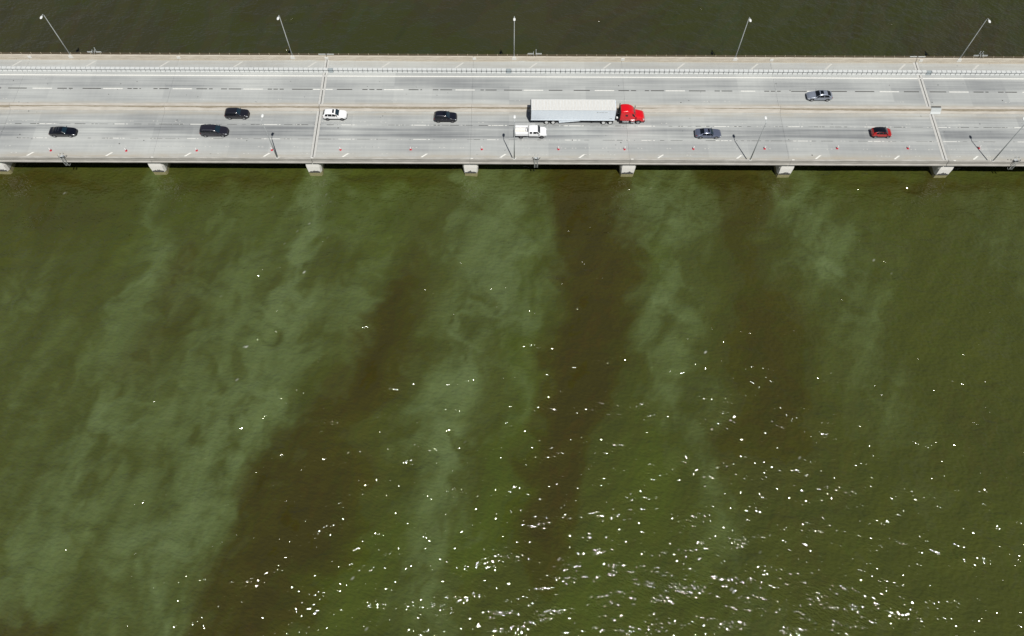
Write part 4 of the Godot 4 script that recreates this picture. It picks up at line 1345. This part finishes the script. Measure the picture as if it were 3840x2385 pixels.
# ------------------------------------------------------------------ street furniture
func make_lamps() -> void:
	var o := base("street_lamp", Vector3(-90.3, 6.35, -119.3))
	var st := tool()
	box(st, Vector3(0, 0.04, 0), Vector3(0.4, 0.08, 0.36), 0.02)
	box(st, Vector3(0, -0.42, 0.26), Vector3(0.9, 0.8, 0.1), 0.03)
	put("base_plate", st, M.white_plate, o)
	st = tool(true)
	tube(st, [Vector3(0, 0.05, 0), Vector3(0, 5, 0), Vector3(0, 10.2, 0), Vector3(0, 10.36, 0.06), Vector3(0, 10.45, 0.3), Vector3(0, 10.5, 0.75)], [0.115, 0.09, 0.07, 0.065, 0.06, 0.05], 10)
	put("pole", st, M.galv, o)
	st = tool(true)
	var rings := []
	for e in [[0.62, 0.07, 0.05], [0.72, 0.2, 0.1], [0.95, 0.25, 0.14], [1.3, 0.22, 0.12], [1.42, 0.12, 0.07]]:
		var ring := []
		for k in 12:
			var a := TAU * k / 12
			ring.append(Vector3(cos(a) * e[1], 10.5 + maxf(sin(a) * e[2], -0.06), e[0]))
		rings.append(ring)
	loft(st, rings)
	var head := put("lamp_head", st, M.lamp_white, o)
	st = tool()
	box(st, Vector3(0, 10.43, 1.05), Vector3(0.3, 0.03, 0.5), 0.01)
	put("lens", st, M.lamp_glass, head)
	var far_x := [-90.3, -45.0, 0.21, 45.35, 91.1]
	var far_l := ["far street lamp at the left end, leaning left above a ladder frame", "far street lamp above the pair of dark cars, second from left", "middle far street lamp, standing almost straight in the view", "far street lamp above the blue grey sedan, fourth from left", "far street lamp at the right end, beyond the expansion joint"]
	var near_x := [-44.43, 0.3, 44.84, 90.66]
	var near_l := ["near street lamp on the parapet between the dark minivan and the white car", "near street lamp on the parapet in front of the white pickup", "near street lamp on the parapet right of the blue grey sedan", "near street lamp at the right edge, beyond the small red car"]
	for k in 5:
		var c: Node3D = o
		if k > 0:
			c = o.duplicate()
			c.name = numbered("street_lamp")
			add_child(c)
			c.position.x = far_x[k]
		tag(c, far_l[k], "street lamp", "street lamps on both parapets of the bridge")
	for k in 4:
		var c := o.duplicate()
		c.name = numbered("street_lamp")
		add_child(c)
		c.position = Vector3(near_x[k], 6.35, -93.22)
		c.rotation.y = PI
		for part in c.get_children():
			if part.name == "pole": part.material_override = M.galv_dull
		tag(c, near_l[k], "street lamp", "street lamps on both parapets of the bridge")

func make_cones() -> void:
	var cs := [[-88.24, -95.41], [-73.82, -95.42], [-60.39, -95.55], [-46.04, -95.76], [-32.95, -95.89], [-19.53, -96.02], [-5.91, -96.16], [8.75, -96.24], [21.43, -96.3], [34.62, -96.44], [48.29, -96.57], [62.22, -96.71], [75.8, -96.78], [89.45, -96.92]]
	var where := ["below the black sedan at the left end", "left of the minivan, second from the left end", "just left below the minivan", "beside the leftmost near lamp", "right below the left expansion joint", "sixth from left, below the dark car behind the trailer", "seventh from the left, left of the middle near lamp", "right below the white pickup", "ninth from the left, below the red tractor", "left below the blue grey sedan", "right of the third near lamp", "twelfth from the left, left of the red hatchback", "below and right of the red hatchback", "in front of the rightmost near lamp"]
	var proto: Node3D = null
	rng.seed = 5
	for k in cs.size():
		var o: Node3D
		if proto == null:
			o = base("traffic_cone", Vector3.ZERO)
			proto = o
			var st := tool()
			box(st, Vector3(0, 0.025, 0), Vector3(0.4, 0.05, 0.4), 0.015)
			put("foot", st, M.cone_red, o)
			st = tool(true)
			lathe_y(st, [[0.17, 0.05], [0.14, 0.34]], Vector3.ZERO, 16)
			put("cone", st, M.cone_red, o)
			st = tool(true)
			lathe_y(st, [[0.145, 0.34], [0.1, 0.6]], Vector3.ZERO, 16)
			put("white_collar", st, M.cone_white, o)
			st = tool(true)
			lathe_y(st, [[0.098, 0.6], [0.06, 0.8], [0.02, 0.81]], Vector3.ZERO, 16)
			put("tip", st, M.cone_white, o)
		else:
			o = proto.duplicate()
			o.name = numbered("traffic_cone")
			add_child(o)
		o.position = Vector3(cs[k][0], DECK + 0.006, cs[k][1])
		o.rotation.y = rng.randf() * TAU
		tag(o, "red and white traffic cone " + where[k], "traffic cone", "traffic cones lined up along the near shoulder")

func make_ladders() -> void:
	var lab := ["pale steel access ladder hung over the near parapet at the left end", "pale steel access ladder hung over the near parapet below the pickup", "pale steel access ladder hung over the near parapet at the right edge"]
	var xs := [-84.9, 4.45, 94.9]
	var proto: Node3D = null
	for k in 3:
		var o: Node3D
		if proto == null:
			o = base("access_ladder", Vector3.ZERO)
			proto = o
			for s in [-0.3, 0.3]:
				var st := tool(true)
				tube(st, [Vector3(s, 0.55, -0.75), Vector3(s, 0.95, -0.6), Vector3(s, 1.0, -0.2), Vector3(s, 0.75, 0.05), Vector3(s, -1.9, 0.12), Vector3(s, -2.1, 0.02), Vector3(s, -2.05, -0.5)], [0.055], 7)
				put("side_rail", st, M.galv, o)
			for i in 8:
				var st := tool()
				tube(st, [Vector3(-0.3, 0.45 - i * 0.33, 0.08), Vector3(0.3, 0.45 - i * 0.33, 0.08)], [0.014], 6)
				put("rung", st, M.galv, o)
			var st := tool()
			box(st, Vector3(0, 0.28, -0.3), Vector3(0.7, 0.04, 0.6), 0.01)
			put("step_plate", st, M.galv_dull, o)
			st = tool(true)
			tube(st, [Vector3(-0.72, 0.5, -0.3), Vector3(-0.5, 0.52, 0.02), Vector3(0, 0.54, 0.12), Vector3(0.5, 0.52, 0.02), Vector3(0.72, 0.5, -0.3)], [0.06], 7)
			put("guard_bar", st, M.dark_steel, o)
		else:
			o = proto.duplicate()
			o.name = numbered("access_ladder")
			add_child(o)
		o.position = Vector3(xs[k], 6.35, -92.85)
		tag(o, lab[k], "ladder", "access ladders on the near parapet")
	lab = ["pale ladder frame with one tall post behind the far parapet, at the left end", "pale ladder frame behind the far parapet, right of the middle lamp", "pale ladder frame with one tall post behind the far parapet, at the right end"]
	xs = [-85.3, 4.4, 95.2]
	proto = null
	for k in 3:
		var o: Node3D
		if proto == null:
			o = base("ladder_frame", Vector3.ZERO)
			proto = o
			for s in [-1.0, 1.0]:
				var st := tool()
				for y in [0.25, 0.52]: tube(st, [Vector3(s * 0.3, y, -0.16), Vector3(s * 1.4, y, -0.16)], [0.06], 6)
				for x in [0.35, 0.9, 1.4]: tube(st, [Vector3(s * x, 0.0, -0.16), Vector3(s * x, 0.54, -0.16)], [0.045], 6)
				put("guard_panel", st, M.galv, o)
			for s in [-0.26, 0.26]:
				var st := tool(true)
				tube(st, [Vector3(s, 0.5, 0.4), Vector3(s, 0.8, 0.15), Vector3(s, 0.95, -0.25), Vector3(s, 0.4, -0.45), Vector3(s, -2.3, -0.5)], [0.05], 7)
				put("side_rail", st, M.galv, o)
		else:
			o = proto.duplicate()
			o.name = numbered("ladder_frame")
			add_child(o)
		if k != 1:
			var st := tool()
			tube(st, [Vector3(0.26 if k == 0 else -0.26, 0.4, -0.5), Vector3(0.26 if k == 0 else -0.26, 1.25, -0.5)], [0.07], 7)
			put("tall_post", st, M.galv, o)
		o.position = Vector3(xs[k], 6.35, -119.5)
		tag(o, lab[k], "ladder", "ladder frames on the far parapet")
